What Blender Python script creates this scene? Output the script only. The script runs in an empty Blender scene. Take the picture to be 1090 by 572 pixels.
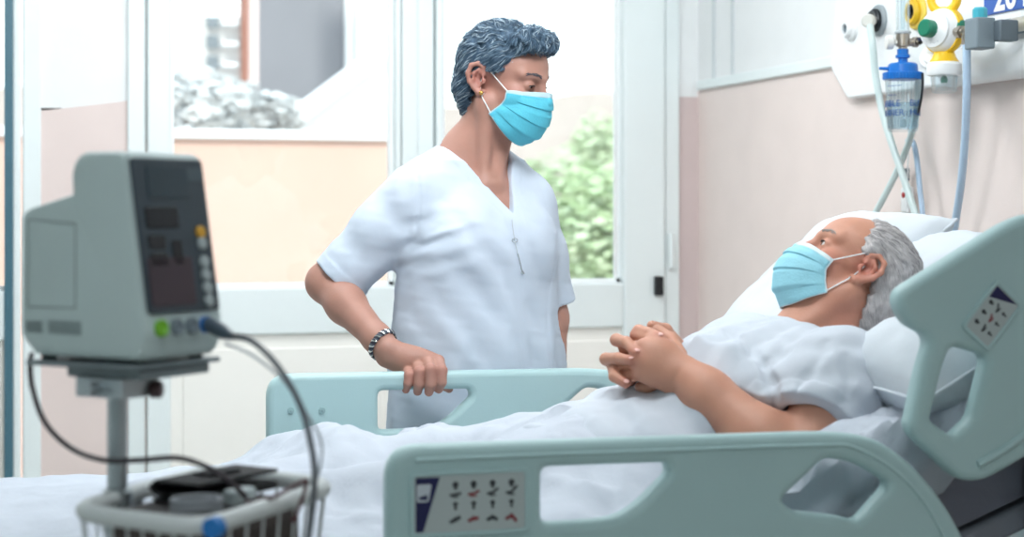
import bpy, math, random
import numpy as np
from mathutils import Matrix, Vector
random.seed(7); RNG = np.random.RandomState(5)
SC = bpy.context.scene; COL = SC.collection
R = math.radians
# ------------------------------------------------------------------ camera, world, sun, lamps, exposure
TH = R(17); FPX = 1800.0; CZ = 1.26
RIGHT = np.array([math.cos(TH), -math.sin(TH), 0]); FWD = np.array([math.sin(TH), math.cos(TH), 0]); UP = np.array([0, 0, 1.0])
cd = bpy.data.cameras.new('camera'); cam = bpy.data.objects.new('camera', cd); COL.objects.link(cam)
cam.location = (0, 0, CZ); cam.rotation_euler = (R(90), 0, -TH)
cd.sensor_width = 36; cd.lens = FPX/1090*36; cd.shift_y = -(286-225)/1090
cd.dof.use_dof = True; cd.dof.focus_distance = 3.25; cd.dof.aperture_fstop = 3.4
SC.camera = cam
SC.view_settings.view_transform = 'Standard'; SC.view_settings.look = 'None'
SC.view_settings.gamma = 1; SC.view_settings.use_curve_mapping = False
SC.view_settings.exposure = 0.0
SC.cycles.max_bounces = 10; SC.cycles.transparent_max_bounces = 16; SC.cycles.use_denoising = True
wd = bpy.data.worlds.new('sky'); SC.world = wd; wd.use_nodes = True
wn = wd.node_tree.nodes; wl = wd.node_tree.links
bgn = wn['Background']; bgn.inputs['Strength'].default_value = 2.5
tc = wn.new('ShaderNodeTexCoord'); sx = wn.new('ShaderNodeSeparateXYZ'); rp = wn.new('ShaderNodeValToRGB')
wl.new(tc.outputs['Generated'], sx.inputs[0]); wl.new(sx.outputs['Z'], rp.inputs[0]); wl.new(rp.outputs[0], bgn.inputs['Color'])
rp.color_ramp.elements[0].position = 0.0; rp.color_ramp.elements[0].color = (.97, .97, .95, 1)
rp.color_ramp.elements[1].position = 0.5; rp.color_ramp.elements[1].color = (.74, .88, 1.0, 1)
def lamp(name, kind, loc, rot, energy, color, **kw):
    l = bpy.data.lights.new(name, kind); l.energy = energy; l.color = color
    for k, v in kw.items(): setattr(l, k, v)
    o = bpy.data.objects.new(name, l); COL.objects.link(o); o.location = loc; o.rotation_euler = rot
    return o
lamp('sun', 'SUN', (0, -5, 12), (R(46), 0, R(-24)), 4.0, (1, .95, .87), angle=R(2))
LAMPS = [(.1, 3.7, 11.5, (.93, .97, 1), 0), (1.0, 3.85, 11.5, (.93, .97, 1), 0), (.8, 2.2, 26, (.93, .97, 1), 80), (.1, .3, 16, (.92, .97, 1), 0)]  # unseen fill lamps, added to brighten the bed, nurse, window wall and near side
for lx, ly, le, lc, lt in LAMPS:
    lamp('ceiling_lamp_light', 'AREA', (lx, ly+.03*math.sin(R(lt)), 2.683-.25*math.sin(R(lt))-.03*math.cos(R(lt))), (R(lt), 0, 0), le, lc, shape='RECTANGLE', size=.56, size_y=.56)

# ------------------------------------------------------------------ materials
def lin(c): return tuple(((v/255)/12.92 if v/255 <= .04045 else ((v/255+.055)/1.055)**2.4) for v in c)
MATS = {}
def M(name, rgb, rough=.5, metal=0, var=.0, scale=8, bump=0, bscale=60, trans=0, spec=.5, sss=0, stretch=None, coat=0):
    if name in MATS: return MATS[name]
    m = bpy.data.materials.new(name); m.use_nodes = True; n = m.node_tree.nodes; l = m.node_tree.links
    p = n['Principled BSDF']; c = lin(rgb)
    p.inputs['Roughness'].default_value = rough; p.inputs['Metallic'].default_value = metal
    p.inputs['Specular IOR Level'].default_value = spec; p.inputs['Coat Weight'].default_value = coat
    if sss:
        p.inputs['Subsurface Weight'].default_value = sss; p.inputs['Subsurface Radius'].default_value = (.012, .005, .003); p.inputs['Subsurface Scale'].default_value = 1
    t = n.new('ShaderNodeTexCoord'); mp = n.new('ShaderNodeMapping'); l.new(t.outputs['Object'], mp.inputs['Vector'])
    if stretch: mp.inputs['Scale'].default_value = stretch
    nz = n.new('ShaderNodeTexNoise'); nz.inputs['Scale'].default_value = scale; nz.inputs['Detail'].default_value = 5
    l.new(mp.outputs[0], nz.inputs['Vector'])
    r = n.new('ShaderNodeValToRGB'); l.new(nz.outputs['Fac'], r.inputs[0])
    v = max(var, .012)
    r.color_ramp.elements[0].position = .3; r.color_ramp.elements[0].color = (*[x*(1-v) for x in c], 1)
    r.color_ramp.elements[1].position = .7; r.color_ramp.elements[1].color = (*[min(1, x*(1+v)) for x in c], 1)
    l.new(r.outputs[0], p.inputs['Base Color'])
    if bump:
        nb = n.new('ShaderNodeTexNoise'); nb.inputs['Scale'].default_value = bscale; nb.inputs['Detail'].default_value = 4
        l.new(mp.outputs[0], nb.inputs['Vector'])
        b = n.new('ShaderNodeBump'); b.inputs['Strength'].default_value = bump; b.inputs['Distance'].default_value = .01
        l.new(nb.outputs['Fac'], b.inputs['Height']); l.new(b.outputs[0], p.inputs['Normal'])
    if trans:
        tr = n.new('ShaderNodeBsdfTranslucent'); l.new(r.outputs[0], tr.inputs['Color'])
        mx = n.new('ShaderNodeMixShader'); mx.inputs[0].default_value = trans
        l.new(p.outputs[0], mx.inputs[1]); l.new(tr.outputs[0], mx.inputs[2]); l.new(mx.outputs[0], n['Material Output'].inputs['Surface'])
    MATS[name] = m; return m
def glassy(name, rgb, gloss=.08, body=0, rough=.02):
    """thin clear pane or plastic: see-through tinted, a sheen, and a little milky body"""
    m = bpy.data.materials.new(name); m.use_nodes = True; n = m.node_tree.nodes; l = m.node_tree.links
    n.remove(n['Principled BSDF']); c = (*lin(rgb), 1)
    t = n.new('ShaderNodeBsdfTransparent'); t.inputs[0].default_value = c
    g = n.new('ShaderNodeBsdfGlossy'); g.inputs['Roughness'].default_value = rough
    d = n.new('ShaderNodeBsdfDiffuse'); d.inputs[0].default_value = (*lin((235, 243, 245)), 1)
    f = n.new('ShaderNodeFresnel'); f.inputs[0].default_value = 1.45
    a = n.new('ShaderNodeMath'); a.operation = 'MULTIPLY'; a.inputs[1].default_value = gloss/.04*(.3 if body else 1); a.use_clamp = True; l.new(f.outputs[0], a.inputs[0])
    x1 = n.new('ShaderNodeMixShader'); x1.inputs[0].default_value = body; l.new(t.outputs[0], x1.inputs[1]); l.new(d.outputs[0], x1.inputs[2])
    x2 = n.new('ShaderNodeMixShader'); l.new(a.outputs[0], x2.inputs[0]); l.new(x1.outputs[0], x2.inputs[1]); l.new(g.outputs[0], x2.inputs[2])
    l.new(x2.outputs[0], n['Material Output'].inputs['Surface'])
    MATS[name] = m; return m
def emis(name, rgb, s):
    m = bpy.data.materials.new(name); m.use_nodes = True; p = m.node_tree.nodes['Principled BSDF']
    p.inputs['Base Color'].default_value = (*lin(rgb), 1); p.inputs['Emission Color'].default_value = (*lin(rgb), 1); p.inputs['Emission Strength'].default_value = s
    return m

# ------------------------------------------------------------------ from a pixel and a plane to a point of the room
def PD(px, py, d): return RIGHT*((px-545)*d/FPX) + FWD*d + UP*(CZ+(225-py)*d/FPX)
def PY(px, py, Y): return PD(px, py, Y/(math.cos(TH)-(px-545)/FPX*math.sin(TH)))
def PX(px, py, X): return PD(px, py, X/((px-545)/FPX*math.cos(TH)+math.sin(TH)))

# ------------------------------------------------------------------ mesh helpers
def V(*a): return np.array(a, float)
def unit(v): v = np.asarray(v, float); return v/np.linalg.norm(v)
def frame(z):
    z = unit(z); h = V(0, 0, 1) if abs(z[2]) < .9 else V(1, 0, 0); x = unit(np.cross(h, z)); return x, np.cross(z, x), z
def rotz(a): c, s = math.cos(a), math.sin(a); return np.array([[c, -s, 0], [s, c, 0], [0, 0, 1.0]])
def roty(a): c, s = math.cos(a), math.sin(a); return np.array([[c, 0, s], [0, 1, 0], [-s, 0, c]])
def rotx(a): c, s = math.cos(a), math.sin(a); return np.array([[1, 0, 0], [0, c, -s], [0, s, c.__float__()]])
def spline(pts, n=8, closed=False):
    P = [np.asarray(p, float) for p in pts]; out = []; N = len(P)
    for i in range(N if closed else N-1):
        if closed: a, b, c, d = P[i-1], P[i], P[(i+1) % N], P[(i+2) % N]
        else: a, b, c, d = P[max(i-1, 0)], P[i], P[i+1], P[min(i+2, N-1)]
        for t in np.arange(n)/n:
            out.append(.5*((2*b)+(c-a)*t+(2*a-5*b+4*c-d)*t*t+(3*b-a-3*c+d)*t**3))
    if not closed: out.append(P[-1])
    return out
class MB:
    def __init__(s): s.v = []; s.f = []
    def add(s, v, f):
        o = len(s.v); s.v += [tuple(map(float, p)) for p in v]; s.f += [tuple(i+o for i in q) for q in f]; return s
    def box(s, c, size, rot=None):
        c = np.asarray(c, float); h = np.asarray(size, float)/2; rot = np.eye(3) if rot is None else rot
        vs = [c+rot@(h*V(*k)) for k in ((-1,-1,-1),(1,-1,-1),(1,1,-1),(-1,1,-1),(-1,-1,1),(1,-1,1),(1,1,1),(-1,1,1))]
        return s.add(vs, [(0,3,2,1),(4,5,6,7),(0,1,5,4),(1,2,6,5),(2,3,7,6),(3,0,4,7)])
    def bx(s, x0, x1, y0, y1, z0, z1): return s.box(((x0+x1)/2, (y0+y1)/2, (z0+z1)/2), (x1-x0, y1-y0, z1-z0))
    def lathe(s, o, axis, prof, n=24):
        """prof: list of (radius, height along axis)"""
        o = np.asarray(o, float); x, y, z = frame(axis); vs = []; fs = []; m = len(prof)
        for r, h in prof:
            for i in range(n):
                a = 2*math.pi*i/n; vs.append(o+z*h+max(r, 1e-5)*(x*math.cos(a)+y*math.sin(a)))
        for j in range(m-1):
            for i in range(n): fs.append((j*n+i, j*n+(i+1) % n, (j+1)*n+(i+1) % n, (j+1)*n+i))
        fs.append(tuple(range(n))[::-1]); fs.append(tuple((m-1)*n+i for i in range(n)))
        return s.add(vs, fs)
    def cyl(s, a, b, r, r2=None, n=20):
        a = np.asarray(a, float); b = np.asarray(b, float); L = np.linalg.norm(b-a); r2 = r if r2 is None else r2; e = min(r, r2, L/2)*.18
        return s.lathe(a, b-a, [(r-e, 0), (r, e), (r2, L-e), (r2-e, L)], n)
    def tube(s, pts, r, n=12, closed=False):
        P = [np.asarray(p, float) for p in pts]; N = len(P); vs = []; fs = []
        T = [unit(P[(i+1) % N]-P[i-1]) if closed else unit(P[min(i+1, N-1)]-P[max(i-1, 0)]) for i in range(N)]
        x, y, _ = frame(T[0])
        rr = r if hasattr(r, '__len__') else [r]*N
        for i in range(N):
            x = unit(x-T[i]*(x@T[i])); y = np.cross(T[i], x)
            for k in range(n):
                a = 2*math.pi*k/n; vs.append(P[i]+rr[i]*(x*math.cos(a)+y*math.sin(a)))
        for i in range(N if closed else N-1):
            j = (i+1) % N
            for k in range(n): fs.append((i*n+k, i*n+(k+1) % n, j*n+(k+1) % n, j*n+k))
        if not closed: fs.append(tuple(range(n))[::-1]); fs.append(tuple((N-1)*n+k for k in range(n)))
        return s.add(vs, fs)
    def ell(s, c, r, rot=None, n=20, m=12):
        c = np.asarray(c, float); rot = np.eye(3) if rot is None else rot; r = np.asarray(r, float)*np.ones(3); vs = [c+rot@(r*V(0, 0, -1))]; fs = []
        for j in range(1, m):
            t = -math.pi/2+math.pi*j/m
            for i in range(n):
                a = 2*math.pi*i/n; vs.append(c+rot@(r*V(math.cos(t)*math.cos(a), math.cos(t)*math.sin(a), math.sin(t))))
        vs.append(c+rot@(r*V(0, 0, 1))); L = len(vs)-1
        for i in range(n): fs.append((0, 1+(i+1) % n, 1+i)); fs.append((L, 1+(m-2)*n+i, 1+(m-2)*n+(i+1) % n))
        for j in range(m-2):
            for i in range(n): fs.append((1+j*n+i, 1+j*n+(i+1) % n, 1+(j+1)*n+(i+1) % n, 1+(j+1)*n+i))
        return s.add(vs, fs)
    def grid(s, pts):
        """pts: array (nu, nv, 3)"""
        pts = np.asarray(pts); a, b = pts.shape[:2]
        return s.add(pts.reshape(-1, 3), [(i*b+j, (i+1)*b+j, (i+1)*b+j+1, i*b+j+1) for i in range(a-1) for j in range(b-1)])
    def outline(s, loops, t, bev, o, x, y, res=3):
        """flat shape with holes, thickness t, rounded rim; loops of (u, v) laid along x, y from o"""
        cu = bpy.data.curves.new('tmp', 'CURVE'); cu.dimensions = '2D'; cu.fill_mode = 'BOTH'
        cu.extrude = t/2-bev; cu.bevel_depth = bev; cu.bevel_resolution = res; cu.offset = -bev
        for lp in loops:
            sp = cu.splines.new('POLY'); sp.points.add(len(lp)-1); sp.use_cyclic_u = True
            for p, q in zip(sp.points, lp): p.co = (q[0], q[1], 0, 1)
        ob = bpy.data.objects.new('tmp', cu); COL.objects.link(ob)
        me = bpy.data.meshes.new_from_object(ob.evaluated_get(bpy.context.evaluated_depsgraph_get()))
        x = unit(x); y = unit(y); z = np.cross(x, y); o = np.asarray(o, float)
        s.add([o+x*v.co.x+y*v.co.y+z*v.co.z for v in me.vertices], [tuple(p.vertices) for p in me.polygons])
        bpy.data.objects.remove(ob); bpy.data.curves.remove(cu); bpy.data.meshes.remove(me)
        return s
def rounded(pts, r, n=5):
    """round the corners of a polygon; r a number or one per corner"""
    P = [np.asarray(p, float) for p in pts]; N = len(P); out = []
    for i in range(N):
        a, b, c = P[i-1], P[i], P[(i+1) % N]; rr = r[i] if hasattr(r, '__len__') else r
        d0 = unit(a-b); d1 = unit(c-b); k = min(rr, .48*np.linalg.norm(a-b), .48*np.linalg.norm(c-b))
        for t in np.linspace(0, 1, n): out.append((1-t)**2*(b+d0*k)+2*t*(1-t)*b+t*t*(b+d1*k))
    return out

# ------------------------------------------------------------------ objects
FR = {}                                   # placement of each thing: name -> (location, rotation about z)
def tag(o, label=None, cat=None, group=None, kind=None):
    for k, v in (('label', label), ('category', cat), ('group', group), ('kind', kind)):
        if v: o[k] = v
    return o
def thing(name, label, cat, loc, rz=0, group=None):
    o = bpy.data.objects.new(name, None); COL.objects.link(o); o.location = loc; o.rotation_euler = (0, 0, rz); o.empty_display_size = .1
    FR[o.name] = (np.asarray(loc, float), rz); return tag(o, label, cat, group)
def obj(name, mb, mat, parent=None, bevel=0, smooth=True, sub=0, label=None):
    """link one mesh (points given in room coordinates) as an object"""
    v = np.asarray(mb.v, float); 
    if parent is not None: loc, rz = FR[parent.name]
    else: loc = V((v[:, 0].min()+v[:, 0].max())/2, (v[:, 1].min()+v[:, 1].max())/2, v[:, 2].min()); rz = 0
    v = (v-loc)@rotz(rz)
    me = bpy.data.meshes.new(name); me.from_pydata(v.tolist(), [], [tuple(map(int, q)) for q in mb.f]); me.update()
    for m in (mat if isinstance(mat, list) else [mat]): me.materials.append(m)
    o = bpy.data.objects.new(name, me); COL.objects.link(o); FR[o.name] = (loc, rz)
    if parent is not None: o.parent = parent
    else: o.location = loc
    if smooth:
        me.polygons.foreach_set('use_smooth', [True]*len(me.polygons))
        try: me.set_sharp_from_angle(angle=R(38))
        except Exception: pass
    if bevel:
        b = o.modifiers.new('bevel', 'BEVEL'); b.width = bevel; b.segments = 3; b.limit_method = 'ANGLE'
    if sub:
        b = o.modifiers.new('sub', 'SUBSURF'); b.levels = sub; b.render_levels = sub
    if label: o['label'] = label
    return o
def struct(name, mb, mat, parent=None, bevel=0, smooth=False):
    o = obj(name, mb, mat, parent, bevel, smooth)
    if parent is None: o['kind'] = 'structure'
    return o

# ------------------------------------------------------------------ sculpting: smooth blended solids meshed as one surface
def smin(a, b, k):
    if k <= 0: return np.minimum(a, b)
    h = np.maximum(k-np.abs(a-b), 0)/k; return np.minimum(a, b)-h*h*k*.25
class SDF:
    def __init__(s): s.ops = []; s.post = None
    def prim(s, fn, c, r, k, op): s.ops.append((fn, np.asarray(c, float), float(r), k, op)); return s
    def rc(s, a, b, ra, rb=None, k=.02, op='u'):
        a = np.asarray(a, float); b = np.asarray(b, float); rb = ra if rb is None else rb; ab = b-a; L2 = ab@ab+1e-12
        def fn(P):
            t = np.clip(((P-a)@ab)/L2, 0, 1); return np.linalg.norm(P-a-t[:, None]*ab, axis=1)-(ra+(rb-ra)*t)
        return s.prim(fn, (a+b)/2, math.sqrt(L2)/2+max(ra, rb), k, op)
    def chain(s, pts, rs, k=.02, op='u'):
        for i in range(len(pts)-1): s.rc(pts[i], pts[i+1], rs[i], rs[i+1], k, op)
        return s
    def ell(s, c, r, rot=None, k=.02, op='u'):
        c = np.asarray(c, float); r = np.asarray(r, float)*np.ones(3); rot = np.eye(3) if rot is None else rot
        def fn(P):
            q = (P-c)@rot; k0 = np.linalg.norm(q/r, axis=1); k1 = np.linalg.norm(q/(r*r), axis=1)+1e-9; return np.where(k0 < 1e-4, -r.min(), k0*(k0-1)/k1)
        return s.prim(fn, c, r.max(), k, op)
    def cut(s, fn, k=.004): return s.prim(fn, (0, 0, 0), 1e9, k, 'i')
    def __call__(s, P, bc=None, br=0):
        P = np.asarray(P, float); d = np.full(len(P), 1.0)
        for fn, c, r, k, op in s.ops:
            if op != 'i' and bc is not None and np.linalg.norm(bc-c) > br+r+k+.03: continue
            e = fn(P)
            if op == 'u': d = smin(d, e, k)
            elif op == 's': d = -smin(-d, e, k)
            else: d = -smin(-d, -e, k)
        if s.post is not None: d = d+s.post(P)
        return d
    def bounds(s, pad):
        u = [(c, r) for fn, c, r, k, op in s.ops if op == 'u']
        return np.min([c-r for c, r in u], 0)-pad, np.max([c+r for c, r in u], 0)+pad
def sculpt(S, h, lo=None, hi=None, pad=.02):
    l0, h0 = S.bounds(pad); lo = l0 if lo is None else np.maximum(l0, lo); hi = h0 if hi is None else np.minimum(h0, hi)
    B = 12; nb = np.ceil((hi-lo)/h/B).astype(int); D = np.full(nb*B, 1.0, np.float32); hd = B*h*.5*1.7321
    g = np.stack(np.meshgrid(*[np.arange(B)*h]*3, indexing='ij'), -1).reshape(-1, 3)
    for i in range(nb[0]):
        for j in range(nb[1]):
            for k in range(nb[2]):
                o = lo+np.array([i, j, k])*B*h; c = o+B*h/2
                if not any(op == 'u' and np.linalg.norm(c-cc) < hd+r+kk+.02 for fn, cc, r, kk, op in S.ops): continue
                dc = S(c[None], c, hd)[0]
                if abs(dc) > hd*1.5+.02: D[i*B:(i+1)*B, j*B:(j+1)*B, k*B:(k+1)*B] = dc; continue
                D[i*B:(i+1)*B, j*B:(j+1)*B, k*B:(k+1)*B] = S(o+g, c, hd).reshape(B, B, B)
    s = D < 0; n = np.zeros(np.array(s.shape)-1, np.int8)
    C8 = [(a, b, c) for a in (0, 1) for b in (0, 1) for c in (0, 1)]
    sl = lambda A, a, b, c: A[a:A.shape[0]-1+a, b:A.shape[1]-1+b, c:A.shape[2]-1+c]
    for q in C8: n += sl(s, *q)
    I, J, K = np.nonzero((n > 0) & (n < 8)); idx = np.full(n.shape, -1, np.int32); idx[I, J, K] = np.arange(len(I))
    acc = np.zeros((len(I), 3)); cnt = np.zeros(len(I))
    for p in C8:
        for ax in range(3):
            if p[ax]: continue
            q = list(p); q[ax] = 1
            a = D[I+p[0], J+p[1], K+p[2]]; b = D[I+q[0], J+q[1], K+q[2]]; m = (a < 0) != (b < 0)
            t = np.where(m, a/np.where(m, a-b, 1), 0); e = np.array(p, float)[None]+t[:, None]*np.eye(3)[ax]
            acc += np.where(m[:, None], e, 0); cnt += m
    v = lo+h*(np.stack([I, J, K], 1)+acc/cnt[:, None]); F = []
    for ax in range(3):
        a = [slice(0, D.shape[0]), slice(0, D.shape[1]), slice(0, D.shape[2])]; b = list(a); a[ax] = slice(0, D.shape[ax]-1); b[ax] = slice(1, D.shape[ax])
        A = s[tuple(a)]; E = A != s[tuple(b)]; u, w = (ax+1) % 3, (ax+2) % 3
        q = np.array(np.nonzero(E)); ok = (q[u] > 0) & (q[w] > 0) & (q[u] < D.shape[u]-1) & (q[w] < D.shape[w]-1); q = q[:, ok]
        def at(du, dw):
            z = q.copy(); z[u] += du; z[w] += dw; return idx[z[0], z[1], z[2]]
        f = np.stack([at(-1, -1), at(0, -1), at(0, 0), at(-1, 0)], 1); ins = A[q[0], q[1], q[2]]
        f[~ins] = f[~ins][:, ::-1]; F.append(f)
    F = np.concatenate(F); F = F[(F >= 0).all(1)]
    m = MB(); m.v = v.tolist(); m.f = F.tolist(); return m
def wob(P, s, seed=0):
    """cheap smooth noise, about -1..1"""
    r = np.random.RandomState(seed); d = np.zeros(len(P)); Q = P*s
    for i in range(4):
        a, b = r.randn(3)*1.2, r.randn(3)*1.2; d += np.sin(Q@a+r.rand()*6+1.3*np.sin(Q@b+r.rand()*6)); Q = Q*1.5
    return d/3
def sstep(x, a, b): t = np.clip((x-a)/(b-a), 0, 1); return t*t*(3-2*t)
# ------------------------------------------------------------------ the room
XW, YW, ZC = 2.15, 5.0, 2.70          # head wall, window wall, ceiling
XL, YB = -2.3, -1.6
white = M('wall_white', (236, 238, 238), .6, var=.02, bump=.04, bscale=120)
pinkm = M('wall_pink', (236, 221, 215), .6, var=.02, bump=.05, bscale=150)
framem = M('frame_white', (232, 240, 240), .35, var=.01)
panelm = M('panel_white', (248, 246, 240), .4, var=.01)
steel = M('steel', (190, 195, 198), .28, 1)
darkrub = M('dark_rubber', (24, 27, 30), .5)
m = MB().bx(XL-.2, XW+.2, YB-.2, YW+.2, -.1, 0); struct('floor', m, M('vinyl_floor', (218, 219, 214), .35, var=.06, scale=3))
m = MB().bx(XL-.2, XW+.2, YB-.2, YW+.2, ZC, ZC+.1); struct('ceiling', m, M('ceiling_white', (240, 241, 240), .8, var=.01))
m = MB().bx(XL-.2, XL, YB, YW, 0, ZC); struct('wall_left', m, M('wall_grey_green', (222, 230, 230), .6, var=.02))
m = MB().bx(XL-.2, XW+.2, YB-.2, YB, 0, ZC); struct('wall_front', m, M('wall_grey', (196, 206, 208), .6, var=.03))
ZP = 1.645                             # top of the pink paint
m = MB().bx(XW, XW+.2, YB, YW+.2, ZP, ZC); struct('wall_right', m, white)
m = MB().bx(XW, XW+.2, YB, YW+.2, 0, ZP); struct('wall_right_dado', m, pinkm)
# ledge where the white begins, and the flush panel joints above it
m = MB().bx(XW-.014, XW, YB, YW-.02, ZP, ZP+.03); struct('trim_1', m, framem, bevel=.004)
m = MB()
for y in (4.86, 4.72, 3.0, 1.8): m.bx(XW-.006, XW, y, y+.012, ZP+.03, ZC)
struct('trim_2', m, M('joint_grey', (205, 211, 213), .5))
# window wall: piers and lintel
m = MB().bx(2.08, XW, YW, YW+.2, ZP-.02, ZC).bx(.36, 2.08, YW, YW+.2, 2.42, ZC).bx(XL, .36, YW, YW+.2, 2.42, ZC).bx(XL, -1.1, YW, YW+.2, 0, 2.42).bx(-1.1, .13, YW, YW+.2, 0, .12)
m.bx(.12, .37, YW, YW+.2, 1.555, 2.42)
struct('wall_back', m, white)
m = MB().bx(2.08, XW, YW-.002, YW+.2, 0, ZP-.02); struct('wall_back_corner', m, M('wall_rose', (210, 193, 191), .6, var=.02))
m = MB()
m.add([(.12, YW-.004, 0), (.37, YW-.004, 0), (.37, YW-.004, 1.580), (.12, YW-.004, 1.545), (.12, YW+.2, 0), (.37, YW+.2, 0), (.37, YW+.2, 1.580), (.12, YW+.2, 1.545)],
      [(0, 1, 2, 3), (5, 4, 7, 6), (3, 2, 6, 7), (0, 4, 5, 1), (1, 5, 6, 2), (0, 3, 7, 4)])
struct('wall_back_pier', m, M('wall_rose2', (226, 210, 205), .6, var=.02))
m = MB().bx(XW-.012, XW, .2, 4.98, .0, .09); struct('baseboard_right', m, framem, bevel=.004)
glass = glassy('window_glass', (246, 251, 251), .05)
ZS, ZT = 1.036, 2.36
def window(n, x0, x1, g0, g1, left_hinge=False, lower=True):
    """tall sash with a solid lower panel; g0..g1 is the clear pane"""
    y = YW
    f = MB()
    f.bx(x0, x0+.05, y-.02, y+.1, 0, 2.42).bx(x1-.05, x1, y-.02, y+.1, 0, 2.42).bx(x0+.05, x1-.05, y-.02, y+.1, ZT+.03, 2.42)
    o = struct('window_%d' % n, f, framem, bevel=.006)
    s = MB().bx(x0+.055, g0, y-.035, y+.05, .06, ZT+.02).bx(g1, x1-.055, y-.035, y+.05, .06, ZT+.02)
    s.bx(g0, g1, y-.035, y+.05, ZT-.04, ZT+.02).bx(g0, g1, y-.035, y+.05, ZS-.14, ZS).bx(g0, g1, y-.035, y+.05, .06, .16)
    struct('sash', s, framem, o, bevel=.008)
    b = MB().bx(g0, g0+.012, y+.0, y+.03, ZS, ZT-.04).bx(g1-.012, g1, y+.0, y+.03, ZS, ZT-.04).bx(g0, g1, y+.0, y+.03, ZS, ZS+.012)
    struct('glazing_bead', b, M('bead_white', (244, 247, 247), .4), o)
    struct('pane', MB().bx(g0, g1, y+.012, y+.016, ZS, ZT-.04), glass, o)
    p = MB().bx(g0, g1, y-.018, y+.012, .16, ZS-.14)
    struct('lower_panel', p, panelm, o)
    q = MB().bx(g0+.035, g1-.035, y-.024, y-.016, .2, ZS-.18)
    struct('raised_field', q, panelm, o, bevel=.01)
    return o
w3 = window(3, -1.1, .125, -1.0, .047)
w1 = window(1, .365, 1.225, .487, 1.152)
w2 = window(2, 1.225, 2.08, 1.302, 1.885)
h = MB().bx(1.985, 2.012, YW-.055, YW-.03, .995, 1.055); struct('hinge', h, darkrub, w2, bevel=.004)
h = MB().cyl((2.045, YW-.035, 1.08), (2.045, YW-.035, 1.19), .009); struct('hinge_pin', h, framem, w2)
h = MB().bx(.025, .048, YW-.04, YW-.03, .5, 2.3); struct('seal', h, M('seal_teal', (70, 110, 125), .4), w3)

# bodies of the added fill lamps: glowing panels at the ceiling, one tilted
dif = emis('lamp_diffuser', (245, 250, 255), 2.0)
for i, (lx, ly, le, lc, lt) in enumerate(LAMPS):
    t = thing('ceiling_lamp', ['flush square ceiling lamp near the left window', 'flush square ceiling lamp above the nurse and right window', 'square ceiling lamp over the bed, tilted on a short arm towards the windows', 'flush square ceiling lamp nearest the camera'][i], 'ceiling lamp', (lx, ly, ZC-.03))
    rx_ = V(1, 0, 0); ry_ = V(0, math.cos(R(lt)), math.sin(R(lt))); rn = np.cross(rx_, ry_); c = V(lx, ly, ZC-.017-.25*math.sin(R(lt)))
    obj('frame', MB().outline([rounded([(-.31, -.31), (.31, -.31), (.31, .31), (-.31, .31)], .01, 3), [(-.285, -.285), (.285, -.285), (.285, .285), (-.285, .285)]], .03, .004, c, rx_, ry_), framem, t)
    obj('diffuser', MB().box(c+rn*.002, (.57, .57, .01), np.stack([rx_, ry_, rn], 1)), dif, t)
    if lt: obj('arm', MB().cyl(c+rn*.01, (lx, ly, ZC-.002), .02), framem, t)

# ------------------------------------------------------------------ outside the windows
plaster = M('peach_plaster', (208, 174, 160), .9, var=.03, scale=3)
coping = M('coping_white', (235, 236, 238), .8, var=.02)
m = MB().bx(-14, 30, 5.3, 60, -.4, -.2); struct('ground_terrace', m, M('terrace_floor', (200, 190, 180), .9, var=.05))
t = thing('terrace_wall', 'peach plastered terrace wall with a white coping outside the left window', 'wall', (-.5, 8.1, -.2))
obj('wall', MB().bx(-3.2, 2.02, 8.0, 8.2, -.2, 1.60), plaster, t)
obj('coping', MB().bx(-3.2, 2.05, 7.97, 8.23, 1.60, 1.645), coping, t, bevel=.006)
# the dark block with a pale corner post
def at(px, Y): return PY(px, 225, Y)[0]
def zz(px, py, Y): return PY(px, py, Y)[2]
t = thing('grey_building', 'large plain grey building standing beyond the terrace wall', 'building', (at(320, 24), 25, -.2))
obj('wall', MB().bx(at(275, 24), at(366, 24), 24, 26, -.2, 9), M('grey_render', (128, 127, 133), .9, var=.1, scale=.5), t)
obj('corner_post', MB().bx(at(367, 24), at(375, 24), 23.9, 24.3, -.2, 9), coping, t)
obj('drainpipe', MB().cyl((at(378, 24), 24.1, -.2), (at(378, 24), 24.1, 9), .05), M('pipe_teal', (150, 180, 190), .5), t)
t = thing('apartment_block', 'pale apartment block with rows of slatted shutters and a terracotta pilaster', 'building', (at(240, 17), 17.8, -.2))
obj('wall', MB().bx(at(216, 17), at(258, 17), 17, 18.4, -.2, 10), M('pale_render', (206, 202, 200), .9, var=.05), t)
obj('pilaster', MB().bx(at(256, 17), at(263, 17), 16.9, 18.3, -.2, 10), M('terracotta', (150, 104, 90), .9), t)
obj('pilaster', MB().bx(at(263, 17), at(274, 17), 16.95, 18.3, -.2, 10), M('pink_render', (226, 205, 200), .9), t)
sh = M('shutter_grey', (140, 146, 152), .7)
for k in range(6):
    z = zz(230, 96-22*k, 17)
    s = MB()
    for q in range(5): s.bx(at(219, 17), at(232, 17), 16.92, 16.995, z+q*.027, z+q*.027+.018)
    obj('shutter', s, sh, t)
    obj('balcony_slab', MB().bx(at(234, 17), at(250, 17), 16.75, 17, z+.02, z+.05), coping, t)
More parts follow.
